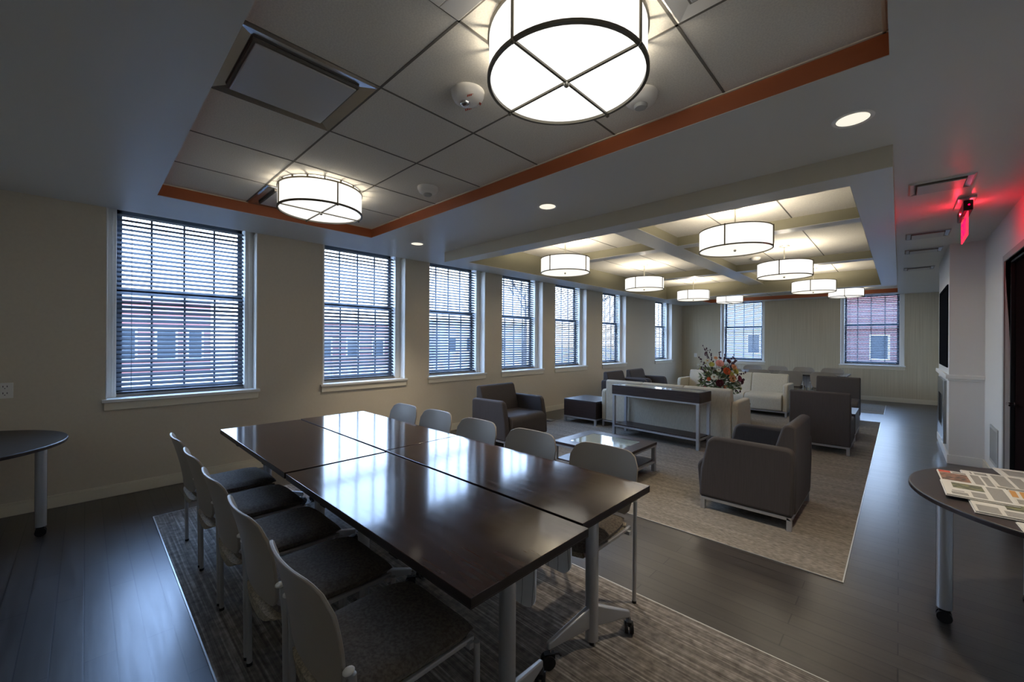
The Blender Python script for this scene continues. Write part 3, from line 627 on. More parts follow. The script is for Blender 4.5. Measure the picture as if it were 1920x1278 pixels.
# ------------------------------------------------------------------ stacking chairs
def make_chair():
    t = thing('stacking_chair', '', 'chair')
    # shell back
    b = MB(); nu, nv = 17, 11; vs = []
    for layer in (0, 1):
        for j in range(nv):
            v = j / (nv - 1)
            for i in range(nu):
                s = -1 + 2 * i / (nu - 1)
                hw = 0.205 + 0.035 * math.sin(min(1, v * 1.25) * PI / 2)
                a = max(0, (abs(s) - 0.55) / 0.45); top = 0.835 - 0.085 * (1 - math.sqrt(max(0, 1 - a * a)))
                a2 = max(0, (abs(s) - 0.80) / 0.20); bot = 0.475 + 0.03 * (1 - math.sqrt(max(0, 1 - a2 * a2)))
                z = bot + (top - bot) * v
                zz = (z - 0.475) / 0.36
                y = -0.235 - 0.075 * zz ** 1.5 - 0.038 * (1 - s * s) * (0.6 + 0.4 * zz) + 0.012 * zz
                y += -0.012 if layer else 0
                vs.append((s * hw, y, z))
    fs = []; N = nu * nv
    for j in range(nv - 1):
        for i in range(nu - 1):
            k = j * nu + i; fs.append((k, k + 1, k + nu + 1, k + nu)); fs.append((N + k, N + k + nu, N + k + nu + 1, N + k + 1))
    for i in range(nu - 1): fs.append((i, N + i, N + i + 1, i + 1)); k = (nv - 1) * nu + i; fs.append((k, k + 1, N + k + 1, N + k))
    for j in range(nv - 1): k = j * nu; fs.append((k, k + nu, N + k + nu, N + k)); k = j * nu + nu - 1; fs.append((k, N + k, N + k + nu, k + nu))
    b.add(vs, fs, 'shell'); b.obj('backrest', t, bevel=0.003, seg=2)
    # seat: curved pad
    def pad(name, zt, zb, m, y0, y1, hwf, hwb, bulge):
        b = MB(); n, mm = 13, 13; top = []; bt = []
        for j in range(mm):
            v = j / (mm - 1)
            for i in range(n):
                s = -1 + 2 * i / (n - 1)
                # rounded-square plan
                sy = -1 + 2 * v; k = 0.13
                px = s * (1 - k * sy ** 4 * abs(s) ** 1); py = sy * (1 - 0.06 * s ** 4)
                hw = hwb + (hwf - hwb) * v
                y = (y0 + y1) / 2 + py * (y1 - y0) / 2
                ed = max(abs(s), abs(sy)); dr = 0.022 * ed ** 8
                z = zt - dr - 0.02 * max(0, sy - 0.45) ** 2 * 3 - 0.006 * (1 - s * s) + 0.012 * max(0, -sy - 0.4)
                top.append((px * hw, y, z)); bt.append((px * hw * 0.96, y, zb(s, sy)))
        vs = top + bt; N = n * mm; fs = []
        for j in range(mm - 1):
            for i in range(n - 1):
                k = j * n + i; fs.append((k, k + 1, k + n + 1, k + n)); fs.append((N + k, N + k + n, N + k + n + 1, N + k + 1))
        for i in range(n - 1): fs.append((i, N + i, N + i + 1, i + 1)); k = (mm - 1) * n + i; fs.append((k, k + 1, N + k + 1, N + k))
        for j in range(mm - 1): k = j * n; fs.append((k, k + n, N + k + n, N + k)); k = j * n + n - 1; fs.append((k, N + k, N + k + n, k + n))
        b.add(vs, fs, m); return b.obj(name, t, smooth=True)
    pad('seat_cushion', 0.480, lambda s, y: 0.435, 'seatfab', -0.235, 0.255, 0.238, 0.215, 0)
    pad('seat_underside', 0.441, lambda s, y: 0.430 - 0.055 * (1 - s * s) * (0.30 + 0.70 * max(0, -y)) - 0.0, 'underfab', -0.262, 0.235, 0.225, 0.215, 0)
    for sx in (-1, 1):
        MB().tube([(sx * 0.25, -0.222, 0.012), (sx * 0.25, -0.228, 0.44), (sx * 0.247, -0.236, 0.575)], 0.0115, 'tube').obj('leg', t, smooth=True)
        MB().tube([(sx * 0.25, 0.222, 0.012), (sx * 0.25, 0.218, 0.425)], 0.0115, 'tube').obj('leg', t, smooth=True)
        MB().cyl((sx * 0.25, -0.222, 0.0), (sx * 0.25, -0.222, 0.014), 0.0125, 'dark').cyl((sx * 0.25, 0.222, 0.0), (sx * 0.25, 0.222, 0.014), 0.0125, 'dark').obj('foot_glide', t)
        MB().box(sx * 0.222 - 0.008, sx * 0.222 + 0.008, -0.225, 0.225, 0.415, 0.432, 'tube').obj('side_rail', t, bevel=0.004)
        MB().sphere((sx * 0.243, -0.245, 0.585), 0.016, 'plaster', sc=(0.8, 1.1, 0.7)).obj('back_clip', t, smooth=True)
    MB().box(-0.245, 0.245, 0.19, 0.21, 0.405, 0.425, 'tube').obj('cross_rail', t); MB().box(-0.245, 0.245, -0.19, -0.17, 0.40, 0.42, 'tube').obj('cross_rail', t)
    return t
ch0 = make_chair(); used = [False]
def place_chair(x, y, rz, label, group):
    if not used[0]: used[0] = True; ch0.location = (x, y, 0.006); ch0.rotation_euler.z = rz; ch0['label'] = label; ch0['group'] = group; return ch0
    return dup(ch0, (x, y, 0.006), rz, label, group)
order = ['nearest the camera', 'second from the camera', 'middle', 'second from the windows', 'closest to the windows']
for i, x in enumerate((-1.335, -1.905, -2.456, -3.015, -3.573)):
    place_chair(x, 0.747, 0.0, 'grey-backed chair on the left side of the near table, ' + order[i], 'chairs on the left side of the near table')
for i, x in enumerate((-1.345, -1.945, -2.535, -3.13, -3.655)):
    place_chair(x, 1.952 + (0.02 if i == 3 else 0), PI, 'grey-backed chair on the right side of the near table, ' + order[i], 'chairs on the right side of the near table')
fo = ['rightmost', 'second from the right', 'third from the right', 'fourth from the right, behind the cream sofa', 'leftmost, hidden behind the flowers']
for i, x in enumerate((-1.25, -1.86, -2.45, -3.07, -3.68)):
    place_chair(x, 13.0, PI, 'grey chair behind the far table, ' + fo[i], 'chairs on the far wall side of the far table')
for i, x in enumerate((-1.24, -1.86, -2.50, -3.10, -3.70)):
    place_chair(x, 11.72, 0.0, 'grey chair on the lounge side, far table, ' + fo[i], 'chairs on the lounge side of the far table')

# ------------------------------------------------------------------ conference tables
def caster(x, y, par, rz=0.0):
    b = MB()
    for s in (-1, 1): b.cyl((s * 0.006, 0, 0.032), (s * 0.022, 0, 0.032), 0.030, 'dark', 18)
    b.box(-0.012, 0.012, -0.020, 0.030, 0.045, 0.066, 'dark'); b.cyl((0, 0.01, 0.06), (0, 0.01, 0.095), 0.007, 'chrome', 10)
    b.tube([(0, 0.02, 0.06), (0, 0.05, 0.058), (0, 0.062, 0.045)], 0.005, 'dark', 8)
    return b.obj('caster', par, loc=(x, y, 0), rz=rz, smooth=True)
def make_table(side):
    """side=+1: modesty panel on the +y edge"""
    t = thing('conference_table', '', 'table')
    Lx, Ly = 0.798, 0.313
    b = MB(); b.box(-Lx, Lx, -Ly, Ly, 0.708, 0.7385, 'wooddark'); b.m = [b.mi('top') if k == 1 else 0 for k in range(6)]; b.obj('tabletop', t, bevel=0.002, seg=2)
    b = MB(); b.box(-Lx + 0.001, Lx - 0.001, -Ly + 0.001, Ly - 0.001, 0.704, 0.708, 'wooddark'); b.obj('tabletop_underside', t)
    for sx in (-1, 1):
        x = 0.645 if sx > 0 else -0.495
        c = MB().cyl((x, 0, 0.022), (x, 0, 0.69), 0.032, 'silver', 24).cyl((x, 0, 0.0), (x, 0, 0.024), 0.008, 'dark', 10).cyl((x, 0, 0.024), (x, 0, 0.03), 0.018, 'silver', 20, r1=0.032).obj('column', t, smooth=True)
        MB().box(x - 0.04, x + 0.04, -0.20, 0.20, 0.688, 0.704, 'silver').obj('top_plate', t, bevel=0.004)
        for sy in (-1, 1):
            q = MB(); ex, ey = x + sx * (0.10 if sy * side < 0 else -0.06) * 1.0, sy * (0.195 if sy * side < 0 else 0.275)
            d = Vector((ex - x, ey, 0)).normalized(); n = Vector((-d.y, d.x, 0)); a = Vector((x, 0, 0)) + d * 0.02; e = Vector((ex, ey, 0))
            vs = []
            for p, wv, z0, z1 in ((a, 0.014, 0.085, 0.19), (e, 0.011, 0.085, 0.115)):
                for k, zz in ((1, z0), (-1, z0), (-1, z1), (1, z1)):
                    v = p + n * wv * k; vs.append((v.x, v.y, zz))
            q.add(vs, [(0, 1, 2, 3), (7, 6, 5, 4), (0, 4, 5, 1), (1, 5, 6, 2), (2, 6, 7, 3), (3, 7, 4, 0)], 'silver'); q.obj('foot', c, bevel=0.006)
            caster(ex, ey - sy * 0.005, t, rz=0.6 * sx * sy)
    b = MB(); y = side * 0.17; N = 16; pts = []
    x1, x0, zt, zb, r = 0.64, -0.60, 0.686, 0.395, 0.06
    pl = [(x0, zt), (x1, zt)]
    for k in range(7): a = k * PI / 12; pl.append((x1 - r + r * math.cos(a), zb + r - r * math.sin(a)))
    for k in range(7): a = PI / 2 + k * PI / 12; pl.append((x0 + r + r * math.cos(a), zb + r - r * math.sin(a)))
    b.prism(pl, 'y', y - 0.004, y + 0.004, 'panel')
    pn = b.obj('modesty_panel', t)
    for sx in (-1, 1): MB().box(sx * 0.33 - 0.03, sx * 0.33 + 0.03, -side * 0.295, -side * 0.27, 0.682, 0.704, 'dark').obj('tilt_handle', t) if True else None
    return t
ta = make_table(1); tb = make_table(-1)
nt = 'near conference tables pushed together'
ta.location = (-1.705, 1.095, 0.006); ta['label'] = 'polished dark wood table section nearest the camera'; ta['group'] = nt
dup(tb, (-3.325, 1.095, 0.006), PI, 'dark wood table section in the left row, closest to the left windows', nt)
tb.location = (-1.745, 1.738, 0.006); tb['label'] = 'dark wood table section in the right row, at the near right corner'; tb['group'] = nt
dup(ta, (-3.350, 1.738, 0.006), PI, 'dark wood table section in the right row, closest to the windows', nt)
ft = 'far conference tables pushed together'
dup(ta, (-1.66, 12.04, 0.006), 0, 'far table section on the lounge side, right half', ft); dup(tb, (-3.28, 12.04, 0.006), PI, 'far table section on the lounge side, left half behind the flowers', ft)
dup(tb, (-1.66, 12.68, 0.006), 0, 'far table section on the far wall side, right half', ft); dup(ta, (-3.28, 12.68, 0.006), PI, 'far table section on the far wall side, left half', ft)

# half-round tables against the walls
def half_table(x, y, rz, label):
    t = thing('half_round_table', label, 'table', (x, y, 0), rz)
    Rr = 0.70; n = 40
    pl = [(Rr * math.sin(a), Rr * math.cos(a)) for a in [-PI / 2 + PI * k / n for k in range(n + 1)]]
    MB().prism(pl, 'z', 0.712, 0.738, 'laminate').obj('tabletop', t, bevel=0.005, seg=3)
    MB().prism([(p[0] * 1.0015, p[1] * 1.0015) for p in pl], 'z', 0.716, 0.731, 'wooddark').obj('edge_band', t)
    for a, q_ in ((0.0, 0.56), (1.19, 0.52), (-1.19, 0.52)):
        px, py = q_ * math.sin(a), q_ * math.cos(a)
        c = MB().cyl((px, py, 0.072), (px, py, 0.712), 0.031, 'silver', 24).box(px - 0.0015, px + 0.0015, py - 0.032, py + 0.032, 0.075, 0.70, 'seam').obj('leg', t, smooth=True)
        q = MB()
        for s in (-1, 1): q.cyl((px + s * 0.008, py, 0.032), (px + s * 0.03, py, 0.032), 0.031, 'dark', 18)
        q.box(px - 0.02, px + 0.02, py - 0.022, py + 0.02, 0.045, 0.074, 'dark'); q.obj('caster', c, smooth=True)
    return t
half_table(-4.725, -0.79, 0.0, 'dark half-round table against the wall at the left edge')
hb_ = half_table(0.74, 3.21, PI / 2, 'dark half-round table with newspapers against the right wall')

# newspapers
def news(x0, x1, y0, y1, z, rz, blocks, label, th=0.006):
    w_, h_ = x1 - x0, y1 - y0
    t = thing('newspaper', label, 'newspaper', ((x0 + x1) / 2, (y0 + y1) / 2, z), rz, 'newspapers on the half-round table')
    b = MB(); b.box(-w_ / 2, w_ / 2, -h_ / 2, h_ / 2, 0, th * 0.45, 'paperw'); b.box(-w_ / 2 + 0.003, w_ / 2 - 0.002, -h_ / 2 + 0.004, h_ / 2 - 0.002, th * 0.5, th, 'paperw')
    p = b.obj('folded_pages', t, bevel=0.0015)
    b = MB(); zz = th + 0.0003
    for (m, u0, u1, v0, v1) in blocks:
        if m == 'text':
            v = v0
            while v < v1 - 0.004:
                b.box(-w_ / 2 + u0 * w_, -w_ / 2 + u1 * w_, -h_ / 2 + v * h_, -h_ / 2 + v * h_ + 0.0016, th, zz, 'ink'); v += 0.004 / h_
        else: b.box(-w_ / 2 + u0 * w_, -w_ / 2 + u1 * w_, -h_ / 2 + v0 * h_, -h_ / 2 + v1 * h_, th, zz, m)
    b.obj('printing', p)
Z0 = 0.739
# local x = world x, local y = world y; page tops face away from the camera
news(0.27, 0.60, 3.33, 3.62, Z0, 0.05, [('ink', 0.1, 0.12, 0.1, 0.9), ('text', 0.15, 0.3, 0.05, 0.9), ('text', 0.34, 0.5, 0.05, 0.9), ('text', 0.54, 0.68, 0.05, 0.9)], 'pale folded newspaper at the back of the half-round table', 0.008)
news(0.42, 0.70, 3.64, 3.84, Z0, 0.1, [('text', 0.1, 0.4, 0.1, 0.8), ('text', 0.5, 0.9, 0.1, 0.8)], 'grey newspaper furthest back on the half-round table', 0.006)
news(0.40, 0.70, 2.98, 3.30, Z0, -0.03, [('ochre', 0.02, 0.09, 0.55, 0.95), ('ochre', 0.13, 0.2, 0.55, 0.95), ('red', 0.3, 0.8, 0.5, 0.62), ('photo1', 0.3, 0.8, 0.64, 0.9), ('text', 0.05, 0.45, 0.05, 0.45)], 'newspaper with orange and red printed bars', 0.006)
news(0.245, 0.52, 2.76, 3.02, Z0, 0.02, [('photo2', 0.4, 0.75, 0.45, 0.85), ('text', 0.05, 0.3, 0.05, 0.45), ('text', 0.35, 0.6, 0.05, 0.35)], 'thick folded newspaper poking out below the green-photo page', 0.012)
news(0.365, 0.62, 2.50, 2.74, Z0, 0.05, [('photo1', 0.15, 0.6, 0.2, 0.6), ('text', 0.1, 0.6, 0.65, 0.9)], 'newspaper at the right front edge of the half-round table', 0.006)
news(0.165, 0.372, 3.235, 3.50, Z0 + 0.009, 0.03, [('red', 0.03, 0.26, 0.80, 0.97), ('photo1', 0.03, 0.55, 0.12, 0.78), ('ink', 0.3, 0.55, 0.82, 0.92), ('text', 0.62, 0.78, 0.1, 0.9), ('text', 0.82, 0.95, 0.1, 0.9)], 'newspaper with a red block and brown photo, nearest the table tip', 0.006)
news(0.165, 0.400, 2.93, 3.232, Z0 + 0.013, 0.02, [('photo2', 0.16, 0.62, 0.50, 0.86), ('ink', 0.12, 0.3, 0.28, 0.33), ('text', 0.10, 0.34, 0.08, 0.24), ('text', 0.40, 0.60, 0.08, 0.40), ('text', 0.68, 0.92, 0.1, 0.9)], 'folded newspaper with a green landscape photo in front', 0.010)

# ------------------------------------------------------------------ lounge seating
def seat_unit(name, label, cat, n, cw, arms, m, D=0.76, group=None):
    t = thing(name, label, cat, group=group)
    W = n * cw; at = 0.088; full = W + (2 * at if arms else 0)
    # metal base
    b = MB(); z0, z1 = 0.085, 0.11; fx = full / 2 - 0.01; fy0, fy1 = 0.015, D - 0.06; w_ = 0.035
    b.box(-fx, fx, fy0, fy0 + w_, z0, z1, 'silver').box(-fx, fx, fy1 - w_, fy1, z0, z1, 'silver').box(-fx, -fx + w_, fy0, fy1, z0, z1, 'silver').box(fx - w_, fx, fy0, fy1, z0, z1, 'silver')
    b.obj('base_frame', t, bevel=0.002)
    for sx in (-1, 1):
        for y in (fy0, fy1 - w_):
            x = sx * (fx - w_ / 2); MB().box(x - w_ / 2, x + w_ / 2, y, y + w_, 0, z0, 'silver').obj('leg', t, bevel=0.002)
    # backs and seats
    for k in range(n):
        x0 = -W / 2 + k * cw; x1 = x0 + cw; g = 0.003
        pr = [(0.02, 0.435), (0.02, 0.115), (D - 0.045, 0.115), (D - 0.018, 0.14)]
        for j in range(7): a = j / 6 * PI / 2; pr.append((D - 0.10 + 0.10 * math.cos(a), 0.345 + 0.095 * math.sin(a)))
        MB().prism(pr, 'x', x0 + g, x1 - g, m).obj('seat_cushion', t, bevel=0.022, seg=3)
        pr = [(0.0, 0.112), (0.0, 0.80), (0.012, 0.818)]
        for j in range(6): a = PI / 2 - j / 5 * PI / 2 * 0.75; pr.append((0.045 + 0.06 * math.cos(a), 0.765 + 0.06 * math.sin(a)))
        pr += [(0.195, 0.46), (0.20, 0.20), (0.19, 0.112)]
        MB().prism(pr, 'x', x0 + (g if k else 0.001), x1 - (g if k < n - 1 else 0.001), m).obj('backrest', t, bevel=0.016, seg=3)
    if n > 1: MB().box(-W / 2 + 0.012, W / 2 - 0.012, -0.003, 0.02, 0.125, 0.795, m).obj('back_panel', t, bevel=0.003)
    if arms:
        for sx in (-1, 1):
            pr = [(0.008, 0.112), (0.0, 0.40)]
            for j in range(6): a = PI - j / 5 * PI / 2; pr.append((0.055 + 0.055 * math.cos(a), 0.595 + 0.055 * math.sin(a)))
            for j in range(7): a = PI / 2 - j / 6 * PI / 2 * 0.82; pr.append((D - 0.185 + 0.08 * math.cos(a), 0.575 + 0.08 * math.sin(a)))
            pr += [(D - 0.058, 0.36), (D - 0.045, 0.112)]
            x = sorted((sx * (W / 2 + 0.001), sx * (W / 2 + at)))
            MB().prism(pr, 'x', x[0], x[1], m).obj('armrest', t, bevel=0.024, seg=4)
    return t
A1 = seat_unit('armchair', 'taupe armchair in front, turned left, back nearest the carpet edge', 'armchair', 1, 0.735, True, 'taupe')
A1.location = (-0.595, 4.285, 0.006); A1.rotation_euler.z = PI / 2
gp = 'taupe armchairs with arms in the lounge'; A1['group'] = gp
dup(A1, (-4.60, 4.42, 0.006), -PI / 2, 'taupe armchair by the window wall behind the near table chairs', gp)
dup(A1, (-4.76, 8.30, 0.006), -PI / 2, 'taupe armchair by the windows just behind the cream sofa back', gp)
dup(A1, (-4.76, 9.34, 0.006), -PI / 2, 'taupe armchair by the windows, further of the side-by-side pair', gp)
A2 = seat_unit('lounge_chair', 'armless taupe chair showing its flat back to the camera', 'lounge chair', 1, 0.68, False, 'taupe')
A2.location = (-0.80, 6.94, 0.006); A2['group'] = 'armless taupe lounge chairs'
dup(A2, (-0.875, 10.30, 0.006), PI, 'armless taupe chair facing the camera beyond the small side table', 'armless taupe lounge chairs')
S1 = seat_unit('sofa', 'cream three-seat sofa with its back to the camera behind the console table', 'sofa', 3, 0.672, True, 'cream')
S1.location = (-2.735, 6.33, 0.006); S1['group'] = 'cream sofas'
dup(S1, (-2.70, 10.30, 0.006), PI, 'cream three-seat sofa facing the camera behind the flowers', 'cream sofas')

# tables of the lounge
def glass_table(name, label, cat, W, D, Hh, apron, shelf, loc, rz, margin, group=None, legw=0.042):
    t = thing(name, label, cat, loc, rz, group); a, c = W / 2, D / 2
    b = MB(); z1, z0 = Hh, Hh - apron; mg = margin
    b.box(-a, a, -c, -c + mg, z0, z1, 'wood').box(-a, a, c - mg, c, z0, z1, 'wood').box(-a, -a + mg, -c + mg, c - mg, z0, z1, 'wood').box(a - mg, a, -c + mg, c - mg, z0, z1, 'wood')
    b.obj('tabletop_frame', t, bevel=0.002)
    MB().box(-a + mg, a - mg, -c + mg, c - mg, z1 - 0.012, z1 - 0.002, 'glassgreen').obj('glass_inset', t)
    zr = z0 - 0.022; b = MB(); i = 0.006; w_ = 0.03
    b.box(-a + i, a - i, -c + i, -c + w_, zr, z0, 'silver').box(-a + i, a - i, c - w_, c - i, zr, z0, 'silver').box(-a + i, -a + w_, -c + w_, c - w_, zr, z0, 'silver').box(a - w_, a - i, -c + w_, c - w_, zr, z0, 'silver')
    if shelf:
        b.box(-a + i, a - i, -c + i, -c + w_, shelf - 0.022, shelf, 'silver').box(-a + i, a - i, c - w_, c - i, shelf - 0.022, shelf, 'silver').box(-a + i, -a + w_, -c + w_, c - w_, shelf - 0.022, shelf, 'silver').box(a - w_, a - i, -c + w_, c - w_, shelf - 0.022, shelf, 'silver')
    b.obj('metal_rails', t)
    for sx in (-1, 1):
        for sy in (-1, 1):
            x, y = sx * (a - i - legw / 2), sy * (c - i - legw / 2); MB().box(x - legw / 2, x + legw / 2, y - legw / 2, y + legw / 2, 0, zr, 'silver').obj('leg', t, bevel=0.002)
    if shelf: MB().box(-a + 0.03, a - 0.03, -c + 0.03, c - 0.03, shelf, shelf + 0.016, 'wood').obj('shelf', t)
    return t
glass_table('coffee_table', 'low dark wood coffee table with green glass inset beside the near table', 'coffee table', 0.90, 0.80, 0.335, 0.03, 0.12, (-2.48, 4.175, 0.006), 0, 0.14, 'glass-topped coffee tables')
glass_table('coffee_table', 'coffee table under the flower arrangement between the cream sofas', 'coffee table', 0.90, 0.80, 0.335, 0.03, 0.12, (-2.50, 8.35, 0.006), 0, 0.14, 'glass-topped coffee tables')
glass_table('console_table', 'tall dark wood and silver console table behind the cream sofa', 'console table', 1.40, 0.40, 0.795, 0.145, 0.15, (-2.665, 6.05, 0.006), math.radians(-4.0), 0.05, legw=0.042)
def box_table(label, W, D, z1, loc):
    t = thing('side_table', label, 'side table', loc, 0, 'boxy wooden side tables'); a, c = W / 2, D / 2
    MB().box(-a, a, -c, c, 0.115, z1 - 0.02, 'wood').obj('wooden_body', t, bevel=0.002)
    MB().box(-a, a, -c, c, z1 - 0.0195, z1, 'laminate').obj('tabletop', t, bevel=0.002)
    b = MB(); w_ = 0.035; b.box(-a, a, -c, -c + w_, 0.09, 0.114, 'silver').box(-a, a, c - w_, c, 0.09, 0.114, 'silver').box(-a, -a + w_, -c + w_, c - w_, 0.09, 0.114, 'silver').box(a - w_, a, -c + w_, c - w_, 0.09, 0.114, 'silver'); b.obj('base_rails', t)
    for sx in (-1, 1):
        for sy in (-1, 1):
            x, y = sx * (a - w_ / 2), sy * (c - w_ / 2); MB().box(x - w_ / 2, x + w_ / 2, y - w_ / 2, y + w_ / 2, 0, 0.09, 'silver').obj('leg', t)
    return t
box_table('dark wooden side table on silver legs left of the cream sofa', 0.69, 0.72, 0.425, (-4.215, 6.57, 0.006))
box_table('dark side table between the two armless taupe chairs', 0.64, 0.80, 0.415, (-0.80, 8.44, 0.006))

# ------------------------------------------------------------------ flowers
fl = thing('flower_arrangement', 'tall mixed bouquet of roses and wild stems on the coffee table', 'flowers', (-2.50, 8.35, 0.343))
b = MB(); b.lathe([(0, 0), (0.07, 0), (0.085, 0.05), (0.075, 0.14), (0.06, 0.20), (0.07, 0.23), (0.063, 0.23), (0.05, 0.20), (0, 0.05)], 'glassgreen', seg=24); b.obj('vase', fl, smooth=True)
FC = {'white': (0.60, 0.60, 0.50), 'pink': (0.70, 0.32, 0.28), 'peach': (0.70, 0.34, 0.18), 'orange': (0.55, 0.09, 0.02), 'burgundy': (0.09, 0.006, 0.015), 'yellow': (0.45, 0.42, 0.10), 'magenta': (0.28, 0.04, 0.08), 'plum': (0.06, 0.015, 0.03)}
for k, c in FC.items(): MT['f_' + k] = mat(k + '_petals', c, 0.7)
MT['heart'] = mat('flower_heart', (0.35, 0.16, 0.05), 0.8)
right = rt; fwd = fw
# camera-facing plan positions in metres (across, height above table), all given real depth
spots = [('white', -0.27, 0.80, 0.055), ('yellow', -0.21, 0.74, 0.05), ('pink', -0.08, 0.76, 0.075), ('peach', -0.13, 0.86, 0.035), ('orange', 0.02, 0.62, 0.072), ('peach', 0.20, 0.69, 0.06), ('yellow', 0.22, 0.62, 0.065), ('peach', 0.12, 0.49, 0.075),
         ('magenta', 0.29, 0.48, 0.06), ('burgundy', -0.10, 0.40, 0.07), ('burgundy', 0.36, 0.42, 0.055), ('white', -0.20, 0.51, 0.055), ('white', 0.23, 0.38, 0.06), ('white', 0.31, 0.36, 0.05), ('orange', -0.28, 0.47, 0.035), ('yellow', 0.11, 0.57, 0.05),
         ('white', -0.11, 0.64, 0.04), ('magenta', -0.32, 0.30, 0.035), ('white', -0.26, 0.30, 0.03), ('peach', 0.05, 0.26, 0.04), ('burgundy', 0.10, 0.80, 0.045), ('yellow', 0.36, 0.28, 0.035), ('white', -0.43, 0.73, 0.022), ('orange', 0.0, 0.33, 0.03)]
rnd = random.Random(3); stems = MB()
def bloom(kind, c, r, out):
    b = MB(); out = out.normalized(); p = out.orthogonal().normalized(); q = out.cross(p)
    for layer, (nn, rr, lift) in enumerate(((7, 1.0, 0.05), (6, 0.72, 0.28), (5, 0.42, 0.42))):
        for k in range(nn):
            a = 2 * PI * k / nn + layer * 0.5; d = p * math.cos(a) + q * math.sin(a); s = out.cross(d)
            base = c + out * r * lift * 0.3; tip = c + d * r * rr + out * r * (lift + 0.05); mid = c + d * r * rr * 0.6 + out * r * lift * 0.5
            wd = r * 0.48 * (1 - 0.2 * layer)
            vs = [base - s * wd * 0.3, base + s * wd * 0.3, mid + s * wd, tip + s * wd * 0.6, tip + out * r * 0.06, tip - s * wd * 0.6, mid - s * wd]
            vs2 = [v - out * r * 0.03 for v in vs]
            b.add(vs + vs2, [tuple(range(7)), tuple(range(13, 6, -1))] + [(i, 7 + i, 7 + (i + 1) % 7, (i + 1) % 7) for i in range(7)], 'f_' + kind)
    b.sphere(c + out * r * 0.25, r * 0.24, 'heart' if kind in ('orange', 'peach', 'white') else 'f_' + kind, 8, 5)
    o = b.obj('flower', fl, smooth=True); o['label'] = kind + ' bloom'; return o
cen = Vector((0, 0, 0.40))
for kind, a, z, r in spots:
    dep = 0.30 - abs(a) * 0.35 - abs(z - 0.5) * 0.30
    c = right * a * 1.0 - fwd * dep + Vector((0, 0, z))
    out = (c - cen).normalized() - fwd * 0.8
    bloom(kind, c, r, out)
    stems.tube([(0, 0, 0.16), tuple((c * 0.5 + Vector((0, 0, 0.18)))), tuple(c)], 0.0035, 'leaf', 6)
# some blooms on the far side too
for k in range(10):
    a = rnd.uniform(-0.3, 0.3); z = rnd.uniform(0.3, 0.75); c = right * a + fwd * rnd.uniform(0.08, 0.24) + Vector((0, 0, z))
    bloom(rnd.choice(['white', 'pink', 'peach', 'burgundy', 'yellow']), c, rnd.uniform(0.04, 0.065), (c - cen))
    stems.tube([(0, 0, 0.16), tuple((c * 0.5 + Vector((0, 0, 0.15)))), tuple(c)], 0.0035, 'leaf', 6)
leaf = MB()
def lf_(c, d, L, wd, m='leaf'):
    d = d.normalized(); s = d.cross(Vector((rnd.uniform(-1, 1), rnd.uniform(-1, 1), rnd.uniform(-1, 1)))).normalized(); n = d.cross(s)
    vs = [c, c + d * L * 0.4 + s * wd, c + d * L + n * L * 0.1, c + d * L * 0.4 - s * wd]
    leaf.add(vs + [v + n * 0.0015 for v in vs], [(0, 1, 2, 3), (7, 6, 5, 4), (0, 4, 5, 1), (1, 5, 6, 2), (2, 6, 7, 3), (3, 7, 4, 0)], m)
for k in range(560):
    th = rnd.uniform(0, 2 * PI); ph = rnd.uniform(-0.6, 1.0); rr = rnd.uniform(0.14, 0.33)
    d = Vector((math.cos(th) * math.cos(ph), math.sin(th) * math.cos(ph), math.sin(ph)))
    c = cen + Vector((d.x * rr, d.y * rr, d.z * rr * 1.05 - 0.02)); lf_(c, d + Vector((rnd.uniform(-.6, .6), rnd.uniform(-.6, .6), rnd.uniform(-.6, .6))), rnd.uniform(0.05, 0.11), rnd.uniform(0.010, 0.024))
leaf.obj('foliage', fl)['kind'] = 'stuff'
tw = MB()
for (a, z, dz) in [(-0.31, 1.07, 0), (-0.24, 1.02, 0), (-0.15, 0.99, 0), (0.0, 0.97, 0), (0.12, 0.93, 0), (0.33, 0.90, 0), (0.38, 0.83, 0), (-0.36, 0.86, 0), (-0.33, 0.66, 0), (0.28, 0.82, 0), (0.45, 0.60, 0), (0.47, 0.45, 0), (0.40, 0.20, 0), (0.30, 0.78, 0), (-0.30, 0.95, 0)]:
    c = right * a + fwd * rnd.uniform(-0.12, 0.12) + Vector((0, 0, z)); pts = [Vector((0, 0, 0.2)), c * 0.55 + Vector((0, 0, 0.16)), c]
    tw.tube([tuple(p) for p in pts], 0.003, 'f_plum', 6)
    for k in range(7):
        f = 0.65 + 0.35 * k / 6; p = pts[1].lerp(c, (f - 0.5) * 2); q = p + Vector((rnd.uniform(-.02, .02), rnd.uniform(-.02, .02), rnd.uniform(-.01, .02))); tw.sphere(tuple(q), rnd.uniform(0.008, 0.016), 'f_plum', 6, 4, sc=(1, 1, 1.5))
tw.obj('dark_sprigs', fl); stems.obj('flower_stems', fl)

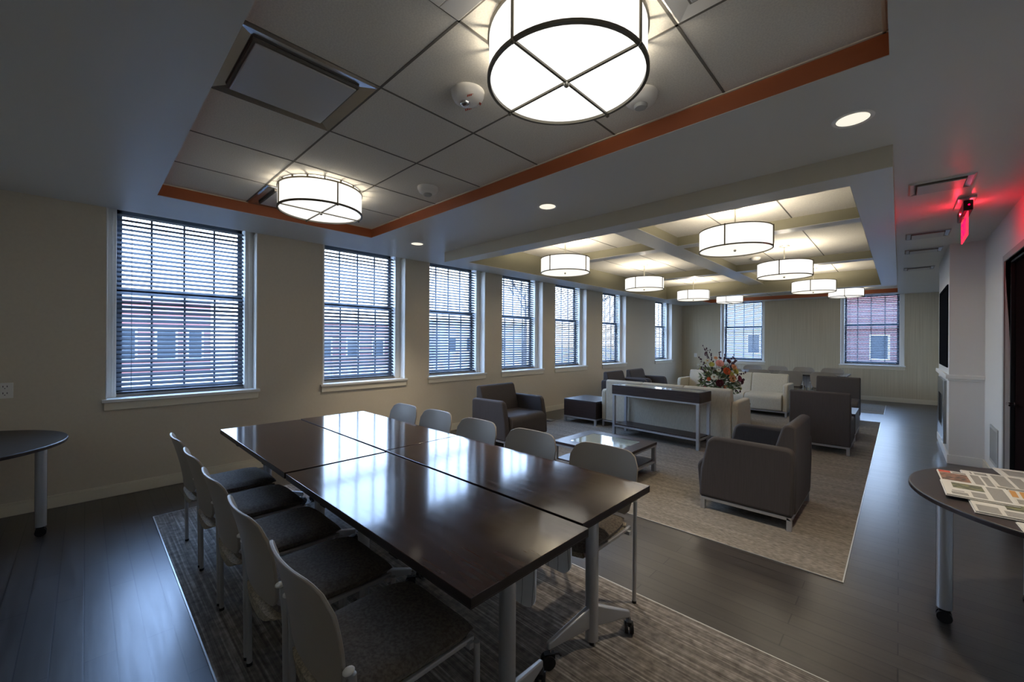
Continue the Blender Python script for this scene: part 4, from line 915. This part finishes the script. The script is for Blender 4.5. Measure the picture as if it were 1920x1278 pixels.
# ------------------------------------------------------------------ outside the windows
struct(MB().box(-120, 60, -60, 140, -0.75, -0.6, 'concrete').obj('ground'), 'pale pavement outside')
def building(x0, x1, y0, y1, h, m, label, wins, face):
    t = thing('building', label, 'building', ((x0 + x1) / 2, (y0 + y1) / 2, -0.6)); a, c = (x1 - x0) / 2, (y1 - y0) / 2
    MB().box(-a, a, -c, c, 0, h, m).obj('building_walls', t)
    MB().box(-a - 0.2, a + 0.2, -c - 0.2, c + 0.2, h, h + 0.25, 'siding').obj('roof_edge', t)
    for (p, z, ww, hh) in wins:
        b = MB(); q = MB()
        if face == 'x': b.box(a - 0.02, a + 0.06, p - ww / 2, p + ww / 2, z, z + hh, 'white'); q.box(a + 0.05, a + 0.08, p - ww / 2 + 0.1, p + ww / 2 - 0.1, z + 0.1, z + hh - 0.1, 'glassdark')
        else: b.box(p - ww / 2, p + ww / 2, -c - 0.06, -c + 0.02, z, z + hh, 'white'); q.box(p - ww / 2 + 0.1, p + ww / 2 - 0.1, -c - 0.08, -c - 0.05, z + 0.1, z + hh - 0.1, 'glassdark')
        o = b.obj('window', t); q.obj('pane', o)
building(-40, -30, 0.5, 5.2, 4.3, 'brick', 'red brick building outside the leftmost window', [(-1.4, 0.9, 1.0, 1.8), (0.3, 0.9, 1.0, 1.8), (1.6, 0.9, 0.8, 1.8)], 'x')
building(-42, -32, 9, 22, 3.4, 'brick', 'long low brick building across the street', [(-5 + k * 2.2, 0.8, 1.1, 1.5) for k in range(5)], 'x')
building(-44, -34, 25, 38, 4.0, 'siding', 'pale building beyond the brick ones', [(-5 + k * 2.5, 0.8, 1.2, 1.6) for k in range(4)], 'x')
building(-16, -7, 38, 46, 7.0, 'siding', 'pale house outside the left far wall window', [(-2.2, 1.2, 1.0, 1.6), (0.4, 1.2, 1.0, 1.6), (2.8, 1.2, 1.0, 1.6), (-0.5, 4.4, 1.0, 1.6)], 'y')
building(-5.5, 3.0, 36, 44, 5.6, 'brick', 'red brick house outside the right far wall window', [(-2.5, 1.0, 1.0, 1.7), (0.3, 1.0, 1.0, 1.7), (2.6, 1.0, 1.0, 1.7)], 'y')
def tree(x, y, h, label, seed):
    rg = random.Random(seed); t = thing('bare_tree', label, 'tree', (x, y, -0.6), 0, 'bare trees outside')
    MB().cyl((0, 0, 0), (0.05, 0.05, h * 0.4), 0.16, 'bark', 8, r1=0.11).obj('trunk', t)
    b = MB()
    def br(p, d, L, r, lv):
        q = p + d * L; b.cyl(p, q, r, 'bark', 5, r1=r * 0.6, caps=False)
        if lv == 0: return
        for k in range(4 if lv > 1 else 3):
            nd = (d + Vector((rg.uniform(-.8, .8), rg.uniform(-.8, .8), rg.uniform(-.2, .6)))).normalized(); br(p + d * L * rg.uniform(0.5, 1.0), nd, L * rg.uniform(0.55, 0.8), r * 0.55, lv - 1)
    br(Vector((0.05, 0.05, h * 0.38)), Vector((0, 0, 1)), h * 0.25, 0.10, 5)
    b.obj('branches', t)
tree(-17.5, 19.5, 7.5, 'bare branching tree outside the fourth window', 1); tree(-16, 24.5, 8.0, 'bare tree outside the fifth and sixth windows', 2)
